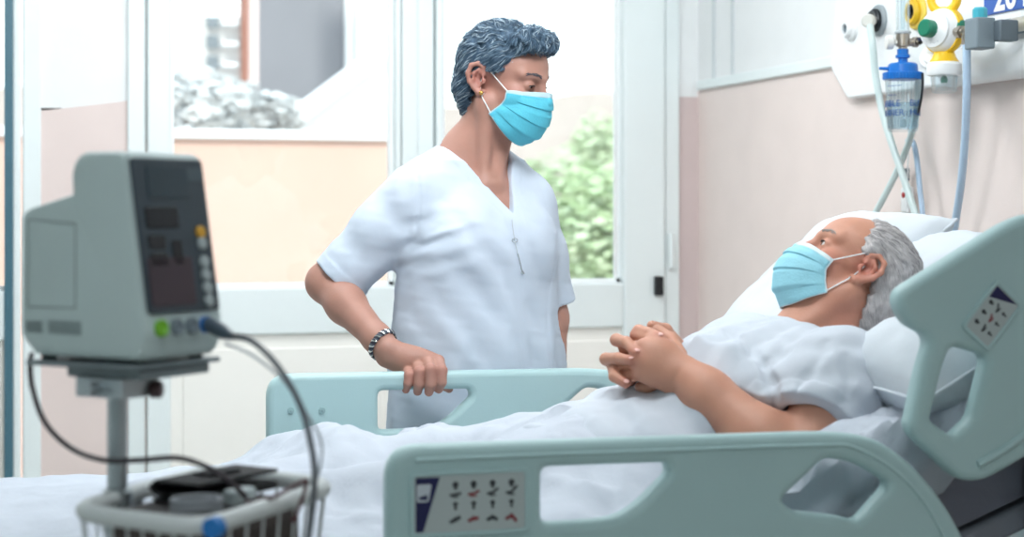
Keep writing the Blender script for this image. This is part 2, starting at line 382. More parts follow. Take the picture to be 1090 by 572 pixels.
# white awning roof sloping in front of the grey building
t = thing('white_canopy', 'white sloping canopy roof rising to the right in front of the grey building', 'canopy', (at(350, 15), 15.5, -.2))
m = MB(); x0, x1 = at(292, 15), at(425, 15); za, zb = zz(292, 142, 15), zz(425, 42, 15)
m.add([(x0, 15, za), (x1, 15, zb), (x1, 15, zb-.09), (x0, 15, za-.09), (x0, 16.5, za), (x1, 16.5, zb), (x1, 16.5, zb-.09), (x0, 16.5, za-.09)], [(3, 2, 1, 0), (4, 5, 6, 7), (0, 1, 5, 4), (2, 3, 7, 6), (0, 4, 7, 3), (1, 2, 6, 5)])
obj('roof', m, coping, t)
m = MB().add([(x0, 15.1, za-.09), (x1, 15.1, zb-.09), (x1, 15.1, -.2), (x0, 15.1, -.2), (x0, 16.4, za-.09), (x1, 16.4, zb-.09), (x1, 16.4, -.2), (x0, 16.4, -.2)], [(3, 2, 1, 0), (4, 5, 6, 7), (0, 1, 5, 4), (2, 3, 7, 6), (0, 4, 7, 3), (1, 2, 6, 5)])
obj('gable', m, M('gable_white', (232, 233, 235), .8), t)
t = thing('white_railing', 'white horizontal railing beside the canopy outside the left window', 'railing', (at(265, 14), 14, -.2))
obj('rail', MB().bx(at(236, 14), at(300, 14), 13.97, 14.03, zz(265, 113, 14), zz(265, 108, 14)), coping, t)
for px in (240, 262, 284): obj('post', MB().bx(at(px, 14), at(px+2, 14), 13.98, 14.02, -.2, zz(265, 110, 14)), coping, t)
def leafy(name, label, cat, c, r, n, leaf, mats, trunk=True, group=None):
    """crown of small two-facet leaves scattered through a lumpy volume, over a stem that reaches the ground"""
    c = np.asarray(c, float); r = np.asarray(r, float); t = thing(name, label, cat, (c[0], c[1], -.2), 0, group)
    for mi, mt in enumerate(mats):
        m = MB(); k = n//len(mats)
        for i in range(k):
            d = RNG.randn(3); d /= np.linalg.norm(d); p = c+r*d*(RNG.rand()**.45)*(1+.18*math.sin(5*d[0]+mi)*math.cos(4*d[2]))
            x, y, z = frame(RNG.randn(3)); a = leaf*(.6+.8*RNG.rand())
            m.add([p-x*a, p+y*a*.45, p+x*a, p-y*a*.45+z*a*.2], [(0, 1, 2), (0, 2, 3)])
        obj('foliage', m, mt, t, smooth=False)
    if trunk: obj('stem', MB().tube([(c[0], c[1], -.2), (c[0]+.05, c[1], c[2]*.5), (c[0], c[1], c[2]+r[2]*.3)], [.09, .07, .03]), M('bark', (110, 92, 78), .9), t)
    return t
gl = M('leaf_light', (186, 200, 168), .7, var=.2, scale=2); gm = M('leaf_mid', (166, 186, 146), .7, var=.2, scale=2); gg = M('leaf_grey', (214, 214, 214), .7, var=.2, scale=2)
for px, py, Y, rr, nn, lab, mm in ((668, 258, 10.5, .52, 2600, 'nearest leafy tree beside the right edge of the right window', (gl, gm)), (622, 238, 13, .60, 2600, 'rounder leafy tree between the nurse and the nearest tree', (gl, gm)),
                               (655, 172, 17, .55, 1800, 'farthest and palest tree, rising above the other two towards the skyline', (gl, gl))):
    p = PY(px, py, Y); leafy('garden_tree', lab, 'tree', p, (rr, rr, rr*.95), nn, .055, mm)
for px, Yb, rr, lab in ((193, 11, .36, 'greyish bush above the terrace wall by the left edge of the window'), (232, 13, .40, 'greyish bush above the terrace wall below the shuttered block'), (292, 11, .17, 'small grey bush peeping over the terrace wall beside the canopy')):
    p = PY(px, 122, Yb); leafy('grey_bush', lab, 'bush', p, (rr, rr, rr*.8), 900, .06, (gg,))
# far hillside with a hazy pale top
xs = np.linspace(-10, 60, 60); g = np.array([[(x, 58+6*v, -.2+(zz(600, 107, 58)+.2+.35*math.sin(x*.35)+.2*math.sin(x*.9+1))*min(1, v*3)) for v in (0, .2, .34, 1.2)] for x in xs])
o = struct('ground_hillside', MB().grid(g[:, ::-1]), M('hill_pale', (168, 156, 150), .95, var=.08, scale=.3))
# ------------------------------------------------------------------ the bed
YN, YF = 2.15, 3.15                    # planes of the near and far side rails
railm = M('rail_plastic', (172, 202, 203), .38, var=.015, bump=.03, bscale=300)
railm2 = M('rail_groove', (150, 180, 182), .45)
framegrey = M('bed_frame_grey', (176, 186, 190), .4, var=.02)
matm = M('mattress_cover', (122, 124, 138), .7, var=.06, bump=.1, bscale=90)
linen = M('linen', (202, 209, 219), .85, var=.012, bump=.16, bscale=38, trans=.12)
linen2 = M('pillow_linen', (218, 225, 231), .85, var=.012, bump=.08, bscale=30, trans=.1)
bed = thing('hospital_bed', 'raised adjustable hospital bed with pale teal plastic side rails', 'bed', (1.0, 2.65, 0))
# undercarriage
m = MB().bx(.15, 1.75, 2.35, 2.43, .16, .22).bx(.15, 1.75, 2.87, 2.95, .16, .22).bx(.15, .25, 2.35, 2.95, .16, .22).bx(1.65, 1.75, 2.35, 2.95, .16, .22)
obj('base_frame', m, framegrey, bed, bevel=.01)
for x in (.2, 1.7):
    for y in (2.36, 2.94):
        c = obj('caster', MB().cyl((x, y-.022, .065), (x, y+.022, .065), .065, n=28), darkrub, bed)
        obj('caster_fork', MB().bx(x-.02, x+.02, y-.034, y-.026, .06, .17).bx(x-.02, x+.02, y+.026, y+.034, .06, .17).bx(x-.03, x+.03, y-.034, y+.034, .13, .17), framegrey, c, bevel=.004)
for x in (.42, 1.45): obj('lift_column', MB().bx(x-.07, x+.07, 2.55, 2.75, .2, .44).bx(x-.055, x+.055, 2.57, 2.73, .44, .58), framegrey, bed, bevel=.01)
m = MB().bx(-.12, 1.98, 2.22, 2.29, .57, .63).bx(-.12, 1.98, 3.01, 3.08, .57, .63)
for x in (-.12, .45, .98, 1.9): m.bx(x, x+.07, 2.26, 3.04, .575, .625)
obj('upper_frame', m, framegrey, bed, bevel=.01)
BP = V(1.0, 2.65, .69); BA = R(20); BD = V(math.cos(BA), 0, math.sin(BA)); BN = V(-math.sin(BA), 0, math.cos(BA)); BR = roty(-BA)
obj('deck', MB().bx(-.12, 1.0, 2.24, 3.06, .64, .68), framegrey, bed, bevel=.008)
obj('back_section', MB().box(BP+BD*.44-BN*.075, (.86, .82, .04), BR), M('deck_dark', (128, 132, 142), .5), bed, bevel=.008)
obj('headboard', MB().outline([rounded([(-.45, .35), (.45, .35), (.45, 1.0), (.3, 1.07), (-.3, 1.07), (-.45, 1.0)], .06)], .035, .012, (2.03, 2.65, 0), V(0, 1, 0), V(0, 0, 1)), railm, bed)
obj('footboard', MB().outline([rounded([(-.43, .40), (.43, .40), (.43, .74), (-.43, .74)], .05)], .03, .01, (-.19, 2.65, 0), V(0, 1, 0), V(0, 0, 1)), railm, bed)
# side rails: one outline, laid in the near and the far plane
def zx(pts, Y): 
    q = [PY(x, y, Y) for x, y in pts]; return [(p[0], p[2]) for p in q]
out = rounded(zx([(409, 640), (409, 474), (700, 464.5), (872, 459), (925, 463), (968, 494), (1003, 537), (1040, 610), (1052, 640)], YN), [.05, .045, .2, .1, .08, .08, .1, .05, .03], 8)
ho1 = rounded(zx([(573, 496), (706, 491.5), (709, 503), (676, 536), (655, 549), (630, 553), (573, 556)], YN), [.012, .012, .012, .03, .03, .03, .012], 5)
ho2 = rounded(zx([(873, 486.5), (905, 491), (944, 514), (908, 554), (893, 549), (840, 543), (826, 531)], YN), [.012, .03, .015, .02, .02, .02, .02], 5)
def edge(pts, Y, d=0): return [V(p[0], Y, p[1]) for p in pts]
gro = zx([(440, 489.5), (470, 486.5), (700, 478), (865, 472.5), (905, 476), (950, 503), (985, 545), (1012, 600)], YN)
def side_rail(Y, s, inner):
    r = obj('side_rail', MB().outline([out, ho1, ho2], .036, .012, (0, Y, 0), V(1, 0, 0), V(0, 0, 1)), railm, bed)
    y = Y+s*.018
    obj('rail_moulding', MB().tube(spline([V(p[0], y, p[1]) for p in gro], 6), .0032, 8), railm, r)
    for x in (.62, 1.05): obj('rail_arm', MB().bx(x-.03, x+.03, min(Y-s*.02, Y-s*.08), max(Y-s*.02, Y-s*.08), .52, .80), framegrey, r, bevel=.008)
    return r, y
nr, ny = side_rail(YN, -1, 1)
fr, fy = side_rail(YF, 1, 1)
for px in (308, 341):
    p = PY(px, 436, YF); obj('screw', MB().cyl((p[0], YF-.021, p[2]), (p[0], YF-.017, p[2]), .006, n=16).lathe((p[0], YF-.0215, p[2]), V(0, -1, 0), [(.0025, 0), (.002, .001)], 6), railm2, fr)
# control panel on the near rail
padm = M('keypad_grey', (176, 188, 188), .5); navy = M('navy', (16, 20, 74), .45); icon = M('icon_dark', (58, 62, 66), .6); iconr = M('icon_red', (132, 62, 68), .6)
def keypad(parent, O, X, Z, N, w, h, style):
    """panel at O (lower left), axes X, Z, outward N; raised lip, plate, navy flash and small pictograms"""
    P = lambda u, v, n=0: O+X*u+Z*v+N*n
    ring = [rounded([(-.006, -.006), (w+.006, -.006), (w+.006, h+.006), (-.006, h+.006)], .008), rounded([(0, 0), (w, 0), (w, h), (0, h)], .005)]
    k = obj('control_panel', MB().outline([rounded([(0, 0), (w, 0), (w, h), (0, h)], .005)], .003, .0008, P(0, 0, .001), X, Z), padm, parent)
    obj('panel_lip', MB().outline(ring, .005, .0015, P(0, 0, .0015), X, Z), railm, k)
    def flat(pts, m, n, name): obj(name, MB().outline([[(a, b) for a, b in pts]], .001, .0002, P(0, 0, n), X, Z, 0), m, k)
    if style == 0:
        flat([(.002, .002), (.012, .002), (.034, h-.002), (.002, h-.002)], navy, .0028, 'navy_flash')
        flat(rounded([(.003, h*.55), (.019, h*.55), (.023, h*.86), (.003, h*.86)], .003), M('emblem_pale', (190, 200, 208), .5), .0034, 'emblem')
        flat([(.006, h*.6), (.017, h*.58), (.017, h*.68), (.006, h*.64)], navy, .004, 'emblem_mark')
        cols = [.047, .068, .090, .112]; rows = [h*.80, h*.66, h*.46, h*.22]
    else:
        flat([(w-.002, .004), (w-.002, h-.002), (w-.022, h-.002)], navy, .0028, 'navy_flash')
        cols = [.016, .034, .052]; rows = [h*.78, h*.5, h*.22]
    sc = w/.135 if style == 0 else .9
    for j, v in enumerate(rows):
        for i, u in enumerate(cols):
            if style == 0: u = u*w/.128
            mt = iconr if (i == 1 and j in (1, 3)) or (i == 3 and j == 3 and style == 0) else icon
            b = MB(); q = lambda du, dv: P(u+du*sc, v+dv*sc, .003)
            if j % 4 == 0: b.ell(q(0, .002), (.0038*sc,)*3, None, 12, 8).tube([q(-.002, -.002), q(.002, -.003)], .0015, 6)     # small person
            elif j == 1: b.tube([q(-.007, -.001), q(0, 0), q(.007, .001+.002*i)], .0017*sc, 6).tube([q(-.004, -.003), q(.004, -.003)], .0012, 6)   # bed
            elif j == 2: b.tube([q(0, -.005), q(0, .004)], .0018*sc, 6).tube([q(-.003, .001), q(0, .004), q(.003, .001)], .0013*sc, 6)            # arrow
            else: b.tube([q(-.007, -.003), q(0, .001*(i-1)), q(.006, .003-.003*i)], .0022*sc, 8).ell(q(0, 0), (.003*sc,)*3, None, 10, 6)
            b2 = np.asarray(b.v); d = (b2-O)@N; b.v = [tuple(x) for x in b2-np.outer(d-.003-(d-.003)*.12, N)]
            obj('pictogram', b, mt, k)
    return k
o0 = PY(437, 566, YN); o1 = PY(554, 560, YN); o2 = PY(437, 503, YN)
keypad(nr, V(o0[0], ny, o0[2]), V(1, 0, 0), V(0, 0, 1), V(0, -1, 0), o1[0]-o0[0], o2[2]-o0[2]-.003, 0)
# raised head rail, turned up with the back section
ho = rounded(zx([(946, 312), (1068, 236), (1095, 226), (1135, 240), (1190, 330), (1210, 400), (1100, 478), (1042, 511), (1016, 511), (966, 463), (962, 452), (975, 392), (986, 358), (958, 345)], YN), [.03, .05, .03, .04, .05, .04, .03, .03, .03, .02, .02, .05, .02, .03], 6)
hh = rounded(zx([(1007, 367), (1046, 378), (1029, 445), (1009, 464), (985, 447), (997, 395)], YN), [.014, .016, .01, .008, .008, .03], 5)
hr = obj('head_rail', MB().outline([ho, hh], .036, .012, (0, YN, 0), V(1, 0, 0), V(0, 0, 1)), railm, bed)
rd = zx([(1033, 493), (1060, 478), (1090, 457), (1140, 420)], YN)
obj('rail_moulding', MB().tube([V(p[0], ny, p[1]) for p in rd], .006, 10), railm, hr)
rd = zx([(1085, 294), (1100, 270), (1125, 262)], YN)
obj('rail_moulding', MB().tube(spline([V(p[0], ny, p[1]) for p in rd], 6), .004, 10), railm, hr)
b0, b1, b2 = PY(1020, 346, YN), PY(1049, 362, YN), PY(1053, 302, YN)
b0[1] = b1[1] = b2[1] = ny
kx = unit(b2-b0); kz = unit(V(0, 1, 0)*0+np.cross(V(0, -1, 0), kx)) ; kz = -kz if kz[2] > 0 else kz
kk = np.linalg.norm(b2-b0)
b1 = b0+kz*.048
keypad(hr, b1, kx, -kz, V(0, -1, 0), kk, .048, 1)
obj('rail_arm', MB().bx(1.50, 1.57, YN+.02, YN+.09, .70, .95), framegrey, hr, bevel=.008)
# mattress: foot section flat, back section raised
def sect(x0, x1, off, n=2):
    m = MB(); top = []; S = np.linspace(-.12, 1.0, 8).tolist(); prof = [(x, .685, .784) for x in S[:-1]]
    T = np.linspace(.02, .86, 8); prof += [((BP+BD*t)[0], (BP+BD*t-BN*.0)[2]-.05*min(1, t*3), (BP+BD*t+BN*.112)[2]) for t in T]
    for y0, y1 in ((2.245, 3.055),):
        b = np.array([[(x, y0, zl), (x, y0, zh), (x, y1, zh), (x, y1, zl), (x, y0, zl)] for x, zl, zh in prof]); m.grid(b)
        n = len(m.v); L = len(prof)-1; m.f += [(0, 1, 2, 3), (L*5+3, L*5+2, L*5+1, L*5)]
    return m
obj('mattress', sect(0, 0, 0), matm, bed, bevel=.02, smooth=False)
# ------------------------------------------------------------------ medical gas panel on the head wall
platem = M('plate_white', (238, 241, 242), .35); blk = M('black_plastic', (26, 32, 38), .35); chrome = M('chrome', (205, 205, 202), .18, 1); brass = M('nickel', (178, 170, 160), .3, 1)
yel = M('yellow_plastic', (244, 196, 30), .4); wpl = M('white_plastic', (240, 242, 242), .35); grn = M('green_plastic', (12, 122, 92), .4); blu = M('blue_plastic', (20, 112, 196), .35); greyp = M('grey_plastic', (120, 134, 142), .5); teal = M('teal_plastic', (70, 172, 190), .4)
clear = glassy('clear_plastic', (250, 253, 254), .05, .06, .08)
NX = V(-1, 0, 0)
def yz(pts, X): 
    q = [PX(a, b, X) for a, b in pts]; return [(-p[1], p[2]) for p in q]
XPn = XW-.03
pl = [(889, 10), (883, 70), (902, 105), (1000, 91), (1180, 60), (1180, -90), (893, -42)]
o = thing('wall_unit', 'white wall unit with a chamfered corner holding the gas outlets above the bed', 'wall unit', (XW, 3.6, 1.55))
obj('plate', MB().outline([rounded(yz(pl, XPn), [.03, .02, .012, .01, .01, .02, .03])], .03, .005, (XW-.016, 0, 0), V(0, -1, 0), V(0, 0, 1)), platem, o)
# trunking with a rounded nose that runs on to the right, and the rod above it
pr = PX(1003, 75, XW-.06); z0 = pr[2]
prof = [(-.055, 0), (-.055, .02), (-.035, .05), (0, .06), (.035, .05), (.055, .02), (.055, 0)]
yL = PX(1000, 75, XW-.06)[1]; m = MB()
zc = (PX(1070, 47, XW-.05)[2]+PX(1070, 80, XW-.05)[2])/2
ang = np.linspace(-math.pi/2, math.pi/2, 14)
for yy in (yL, 1.9): pass
ring = lambda y: [(XW-.03-.035*math.cos(a)-.004, y, zc+.042*math.sin(a)) for a in ang]+[(XW-.02, y, zc+.042), (XW-.02, y, zc-.042)]
r0, r1 = ring(yL), ring(1.9); n = len(r0); m.add(r0+r1, [(i, (i+1) % n, n+(i+1) % n, n+i) for i in range(n)]+[tuple(range(n))[::-1], tuple(range(n, 2*n))])
obj('trunking', m, platem, o)
obj('rod', MB().cyl(PX(1062, 30, XW-.06), PX(1062, 30, XW-.06)-V(0, 1.2, 0), .016), M('rod_cream', (206, 202, 190), .3, .4), o)
for yy in (PX(1075, 30, XW-.06)[1], 2.3): obj('rod_bracket', MB().box((XW-.045, yy, PX(1062, 30, XW-.06)[2]), (.05, .03, .03)), greyp, o, bevel=.004)
def out(px, py, r, col, name, label, inner):
    c = PX(px, py, XW-.031); t = thing(name, label, 'gas outlet', c)
    obj('flange', MB().lathe(c, NX, [(r, 0), (r, .006), (r*.9, .01), (r*.86, .01)], 32), col[0], t)
    obj('collar', MB().lathe(c+NX*.009, NX, [(r*.74, 0), (r*.74, .008), (r*.62, .014), (r*.46, .014), (r*.42, .006)], 32), col[1], t)
    obj('socket', MB().lathe(c+NX*.012, NX, [(r*.42, 0), (r*.42, .006), (r*.30, .008), (r*.2, .003)], 24), inner, t)
    return c
out(907, 31, .030, (wpl, wpl), 'gas_outlet', 'white round gas outlet at the left end of the wall panel', greyp)
cb = out(936, 22, .040, (M('flange_grey', (150, 160, 165), .35), blk), 'gas_outlet', 'black round gas outlet with a hose connector plugged in', chrome)
cy = out(977, 13, .042, (M('yellow_pale', (246, 214, 92), .4), yel), 'gas_outlet', 'yellow round gas outlet behind the regulator', blk)
# hoses (each one a thing)
def hose(label, pts, r, m, cat='hose', n=14, ends=None):
    o = obj('hose', MB().tube(spline(pts, 10), r, n), m); tag(o, label, cat, None); return o
hg = M('hose_green', (206, 222, 220), .3, var=.04); hb = M('hose_blue', (182, 206, 228), .35, var=.05)
H = lambda px, py, off: PX(px, py, XW-off)
t = thing('hose_connector', 'silver push-in connector with a white grip in the black outlet', 'connector', cb+NX*.016)
e = H(925, 22, .125)
obj('stem', MB().cyl(cb+NX*.018, e, .012), brass, t); obj('grip', MB().lathe(e-unit(e-cb)*.004, unit(e-cb), [(.013, 0), (.0165, .004), (.0165, .022), (.013, .028)], 20), M('grip_cream', (222, 222, 214), .35), t)
hose('pale green suction hose falling from the black outlet and crossing to the right', [H(926, 27, .132), H(929, 48, .132), H(932, 80, .125), H(939, 118, .115), H(949, 152, .11), H(962, 190, .10), H(975, 230, .09), H(981, 256, .085), H(984, 275, .085)], .0085, hg)
hose('pale green hose from the humidifier bottle crossing down to the left behind the man', [H(977, 80, .10), H(977, 100, .095), H(975, 122, .085), H(968, 150, .075), H(955, 182, .07), H(941, 210, .07), H(928, 234, .07), H(917, 256, .07)], .008, hg)
hose('thin black tube beside the bottle', [H(982, 78, .12), H(982, 92, .12), H(980, 108, .12), H(977, 122, .11)], .003, blk, 'tube')
hose('thin pale blue hose hanging straight down behind the crossed hoses', [H(966, 150, .05), H(972, 152, .05), H(976, 170, .05), H(979, 200, .05), H(982, 228, .05), H(982, 256, .05), H(982, 276, .05)], .0065, hb)
hose('pale blue ribbed hose hanging from the grey clamp at the right', [H(1029, 42, .15), H(1029, 62, .15), H(1029, 100, .14), H(1027, 150, .12), H(1023, 195, .10), H(1018, 230, .08), H(1014, 256, .07), H(1010, 280, .07)], .0088, hb)
# nurse call cord with a pear switch
t = thing('call_switch', 'white pear-shaped call switch on a thin cord among the hoses', 'switch', H(966, 215, .03))
obj('cord', MB().tube(spline([H(967, 100, .02), H(967, 150, .02), H(966, 190, .02)], 6), .0022, 8), wpl, t)
obj('clip', MB().box(H(964, 186, .02), (.012, .018, .03)).cyl(H(964, 182, .03), H(964, 182, .035), .004), greyp, t, bevel=.002)
c = H(966, 213, .02); obj('body', MB().box(c, (.022, .036, .066)), wpl, t, bevel=.008); obj('button', MB().lathe(c+NX*.011+V(0, 0, .012), NX, [(.007, 0), (.007, .002), (.005, .003)], 16), M('button_red', (180, 60, 60), .4), t)
obj('tail', MB().tube(spline([H(965, 226, .02), H(962, 240, .02), H(961, 256, .02), H(960, 275, .02)], 6), .0022, 8), wpl, t)
# humidifier hanging on a flowmeter
XH = .135; K = lambda px, py: PX(px, py, XW-XH)
t = thing('humidifier_bottle', 'clear oxygen humidifier bottle with a bright blue screw cap and blue lettering', 'humidifier', K(961, 140))
zt, zb2 = K(961, 83)[2], K(961, 140)[2]; cc = K(961, 110); r0 = .041
C0 = lambda z: V(cc[0], cc[1], z)
hgt = zt-zb2
prof = [(.0, 0), (r0*.78, 0), (r0*.84, .004), (r0*.98, hgt*.9), (r0, hgt), (r0-.0018, hgt), (r0*.98-.0018, hgt*.9), (r0*.84-.0018, .006), (0, .005)]
obj('bottle', MB().lathe(C0(zb2), UP, prof[1:-1], 40), clear, t)
obj('water', MB().lathe(C0(zb2+.006), UP, [(r0*.76, 0), (r0*.82, .003), (r0*.90, hgt*.48), (r0*.90, hgt*.485)], 32), glassy('bottle_water', (226, 240, 246), .06, .04, .01), t)
for a in range(8):
    d = V(math.cos(a*math.pi/4), math.sin(a*math.pi/4), 0); obj('bottle_rib', MB().tube([C0(zb2+.01)+d*r0*.85, C0(zt-.01)+d*(r0*.97)], .0016, 6), clear, t)
obj('dip_tube', MB().tube([C0(zb2+.015), C0(zt)], .004, 10), clear, t)
obj('diffuser_stone', MB().cyl(C0(zb2+.01), C0(zb2+.028), .007), wpl, t)
zr0, zr1, zr2, zr3, zr4 = [K(961, q)[2] for q in (85, 77, 67, 62, 52)]
m = MB(); 
for a in range(36):
    d = V(math.cos(a*math.pi/18), math.sin(a*math.pi/18), 0); m.box(C0((zr0+zr1)/2)+d*(r0*1.06), (.005, .003, (zr1-zr0)*.85), rotz(a*math.pi/18))
m.lathe(C0(zr0), UP, [(r0*1.06, 0), (r0*1.09, .002), (r0*1.09, zr1-zr0-.003), (r0*1.03, zr1-zr0), (.034, zr1-zr0)], 40)
obj('cap_rim', m, blu, t)
obj('cap', MB().lathe(C0(zr1-.001), UP, [(.035, 0), (.034, zr2-zr1-.004), (.030, zr2-zr1), (.016, zr2-zr1+.002)], 36), blu, t)
obj('cap_spout', MB().cyl(C0(zr1+.008)-RIGHT*.03, C0(zr1+.009)-RIGHT*.055, .005, .0035), blu, t)
obj('cap_neck', MB().lathe(C0(zr2-.001), UP, [(.011, 0), (.011, zr3-zr2), (.017, zr3-zr2+.002), (.017, zr3-zr2+.008), (.013, zr3-zr2+.010), (.0135, zr4-zr2)], 6+10), blu, t)
def bent_text(name, body, size, z, ang, r, m, parent):
    cu = bpy.data.curves.new('t', 'FONT'); cu.body = body; cu.size = size; cu.align_x = 'CENTER'; cu.extrude = .0002
    ob = bpy.data.objects.new('t', cu); COL.objects.link(ob); me = bpy.data.meshes.new_from_object(ob.evaluated_get(bpy.context.evaluated_depsgraph_get()))
    vs = []
    for v in me.vertices:
        a = ang+v.co.x/r; vs.append(C0(z+v.co.y)+(RIGHT*math.sin(a)-FWD*math.cos(a))*(r+.0005+v.co.z))
    b = MB().add(vs, [tuple(p.vertices) for p in me.polygons]); bpy.data.objects.remove(ob)
    obj(name, b, m, parent, smooth=False)
tm = M('print_blue', (24, 72, 140), .6)
zt1 = K(961, 122)[2]
bent_text('lettering', 'BUBBLE', .021, zt1+.017, -1.25, r0*.97, tm, t); bent_text('lettering', 'HUMIDIFIER', .020, zt1-.004, -1.5, r0*.95, tm, t)
bent_text('lettering', 'BUBBLE', .021, zt1+.018, 1.05, r0*.97, tm, t); bent_text('lettering', 'HUMIDIFIER', .020, zt1-.003, 1.55, r0*.95, tm, t)
for q in range(4):
    m = MB(); zz_ = zt-.02-.022*q
    m.tube([C0(zz_)+(RIGHT*math.sin(a)-FWD*math.cos(a))*r0*.985 for a in np.linspace(-1.2, -.6 if q % 2 else -.3, 8)], .0006, 4); obj('level_mark', m, tm, t)
# flowmeter above the bottle
t = thing('flowmeter', 'clear upright flowmeter tube with a metal valve above the blue cap', 'flowmeter', K(961, 52))
zf = K(961, 45)[2]
obj('valve_body', MB().lathe(C0(zr4-.002), UP, [(.010, 0), (.010, .006), (.016, .008), (.016, .036), (.012, .040)], 20), brass, t)
obj('knob', MB().cyl(C0(zf)-RIGHT*.012, C0(zf)-RIGHT*.022, .007).lathe(C0(zf)-RIGHT*.022, -RIGHT, [(.013, 0), (.0165, .002), (.0165, .016), (.013, .018)], 18), M('knob_white', (226, 226, 222), .35), t)
obj('glass_tube', MB().lathe(C0(zr4+.036), UP, [(.0155, 0), (.0155, .22), (.0145, .22), (.0145, 0.001)], 24), clear, t)
obj('inner_tube', MB().lathe(C0(zr4+.036), UP, [(.005, 0), (.007, .21), (.006, .21), (.004, .001)], 16), clear, t)
obj('collar', MB().lathe(C0(zr4+.034), UP, [(.017, 0), (.019, .002), (.019, .006), (.017, .008)], 24), M('collar_smoke', (176, 184, 188), .3), t)
obj('inlet', MB().tube([C0(zf)+RIGHT*.01, C0(zf)+RIGHT*.035, H(978, 44, .11), H(986, 40, .06), H(985, 30, .034)], [.010, .009, .009, .009, .009], 14).lathe(C0(zf)+RIGHT*.022, RIGHT, [(.009, 0), (.0135, .001), (.0135, .012), (.009, .013)], 6), brass, t)
# suction regulator: yellow banded ball with green knobs, trap jar below, ring handle above
XR = .15; Q = lambda px, py: PX(px, py, XW-XR)
c = Q(1005, 33); rb = .046; sc_ = (Q(1005, 33)@FWD)/FPX
rb = 24*sc_
t = thing('suction_regulator', 'white ball-shaped suction regulator with yellow band and green knobs', 'regulator', c-V(0, 0, rb))
ax = unit(-RIGHT*.82-FWD*.55+UP*.05)            # dial faces left and to the front
obj('body', MB().ell(c, (rb*.93, rb*1.02, rb*1.02), np.stack(frame(ax)[2:]+frame(ax)[:2], 1), 32, 20), wpl, t)
obj('band', MB().lathe(c-ax*rb*.2, ax, [(rb*.96, 0), (rb*1.05, .002), (rb*1.07, rb*.2), (rb*1.05, rb*.40), (rb*.96, rb*.42)], 40), yel, t)
dc = c+ax*rb*.52
obj('dial', MB().lathe(dc, ax, [(rb*.82, 0), (rb*.80, rb*.16), (rb*.70, rb*.20)], 36), wpl, t)
px_, py_, _ = frame(ax); m = MB()
for a in np.linspace(.3, 5.2, 15): d = px_*math.cos(a)+py_*math.sin(a); m.tube([dc+ax*rb*.205+d*rb*.5, dc+ax*rb*.2+d*rb*.64], .0008, 4)
obj('dial_marks', m, tm, t)
obj('knob', MB().lathe(dc+ax*rb*.19, ax, [(rb*.30, 0), (rb*.40, .004), (rb*.40, rb*.55), (rb*.33, rb*.62)], 14), grn, t)
bx_ = unit(RIGHT*.62-FWD*.75+UP*.05); obj('side_knob', MB().lathe(c+bx_*rb*.86, bx_, [(rb*.36, 0), (rb*.38, rb*.12), (rb*.30, rb*.2)], 24), grn, t)
obj('neck', MB().lathe(c-UP*rb*1.38, UP, [(rb*.66, 0), (rb*.52, rb*.2), (rb*.44, rb*.45)], 28), yel, t)
obj('lower_cup', MB().lathe(c-UP*rb*1.98, UP, [(rb*.72, 0), (rb*.78, rb*.1), (rb*.76, rb*.5), (rb*.60, rb*.64)], 32), wpl, t)
obj('trap_jar', MB().lathe(c-UP*rb*2.75, UP, [(rb*.46, 0), (rb*.54, .003), (rb*.60, rb*.8), (rb*.57, rb*.8), (rb*.50, .006)], 28), clear, t)
obj('float_valve', MB().lathe(c-UP*rb*2.3, UP, [(rb*.14, 0), (rb*.16, rb*.16), (rb*.1, rb*.3)], 14), grn, t)
e = Q(988, 62); dd = unit(-RIGHT*.75-FWD*.6)
obj('side_cap', MB().lathe(e-dd*.02, dd, [(.024, 0), (.026, .004), (.026, .018), (.020, .026), (.008, .027)], 28).tube([e, c-UP*rb*1.6], .012, 12), wpl, t)
e = c+UP*rb*1.42; fr3 = unit(-RIGHT*.5-FWD*.85)
m = MB(); rx, ry, rz_ = frame(fr3); m.tube([e+(rx*math.cos(a)+ry*math.sin(a))*rb*.58 for a in np.linspace(0, 2*math.pi, 36)[:-1]], rb*.20, 14, True)
obj('gauge_ring', m, yel, t); obj('gauge_face', MB().lathe(e-fr3*.004, fr3, [(rb*.5, 0), (rb*.5, .006), (rb*.4, .007)], 28), wpl, t)
# grey rail clamp with a teal knob
t = thing('rail_clamp', 'grey rail clamp with a teal thumb knob at the right of the regulator', 'clamp', Q(1043, 50))
g = Q(1043, 36); obj('block', MB().box(g, (.045, .05, .066)), greyp, t, bevel=.004)
obj('jaw', MB().box(g+V(.04, -.035, .004), (.045, .03, .045)), M('jaw_grey', (92, 104, 112), .5), t, bevel=.004)
obj('knob', MB().lathe(Q(1043, 21), UP, [(.012, 0), (.016, .003), (.016, .022), (.012, .026)], 8), teal, t)
obj('lower_nut', MB().lathe(Q(1036, 51), UP, [(.009, 0), (.012, .002), (.012, .010)], 8), teal, t)
obj('fitting', MB().tube([Q(1018, 34), Q(1036, 35)], .010, 14).lathe(Q(1029, 48), UP, [(.009, 0), (.011, .004), (.011, .022), (.013, .024), (.013, .034), (.009, .038)], 14).lathe(Q(1022, 34), unit(Q(1036, 35)-Q(1018, 34)), [(.010, 0), (.015, .001), (.015, .010), (.010, .011)], 6), brass, t)
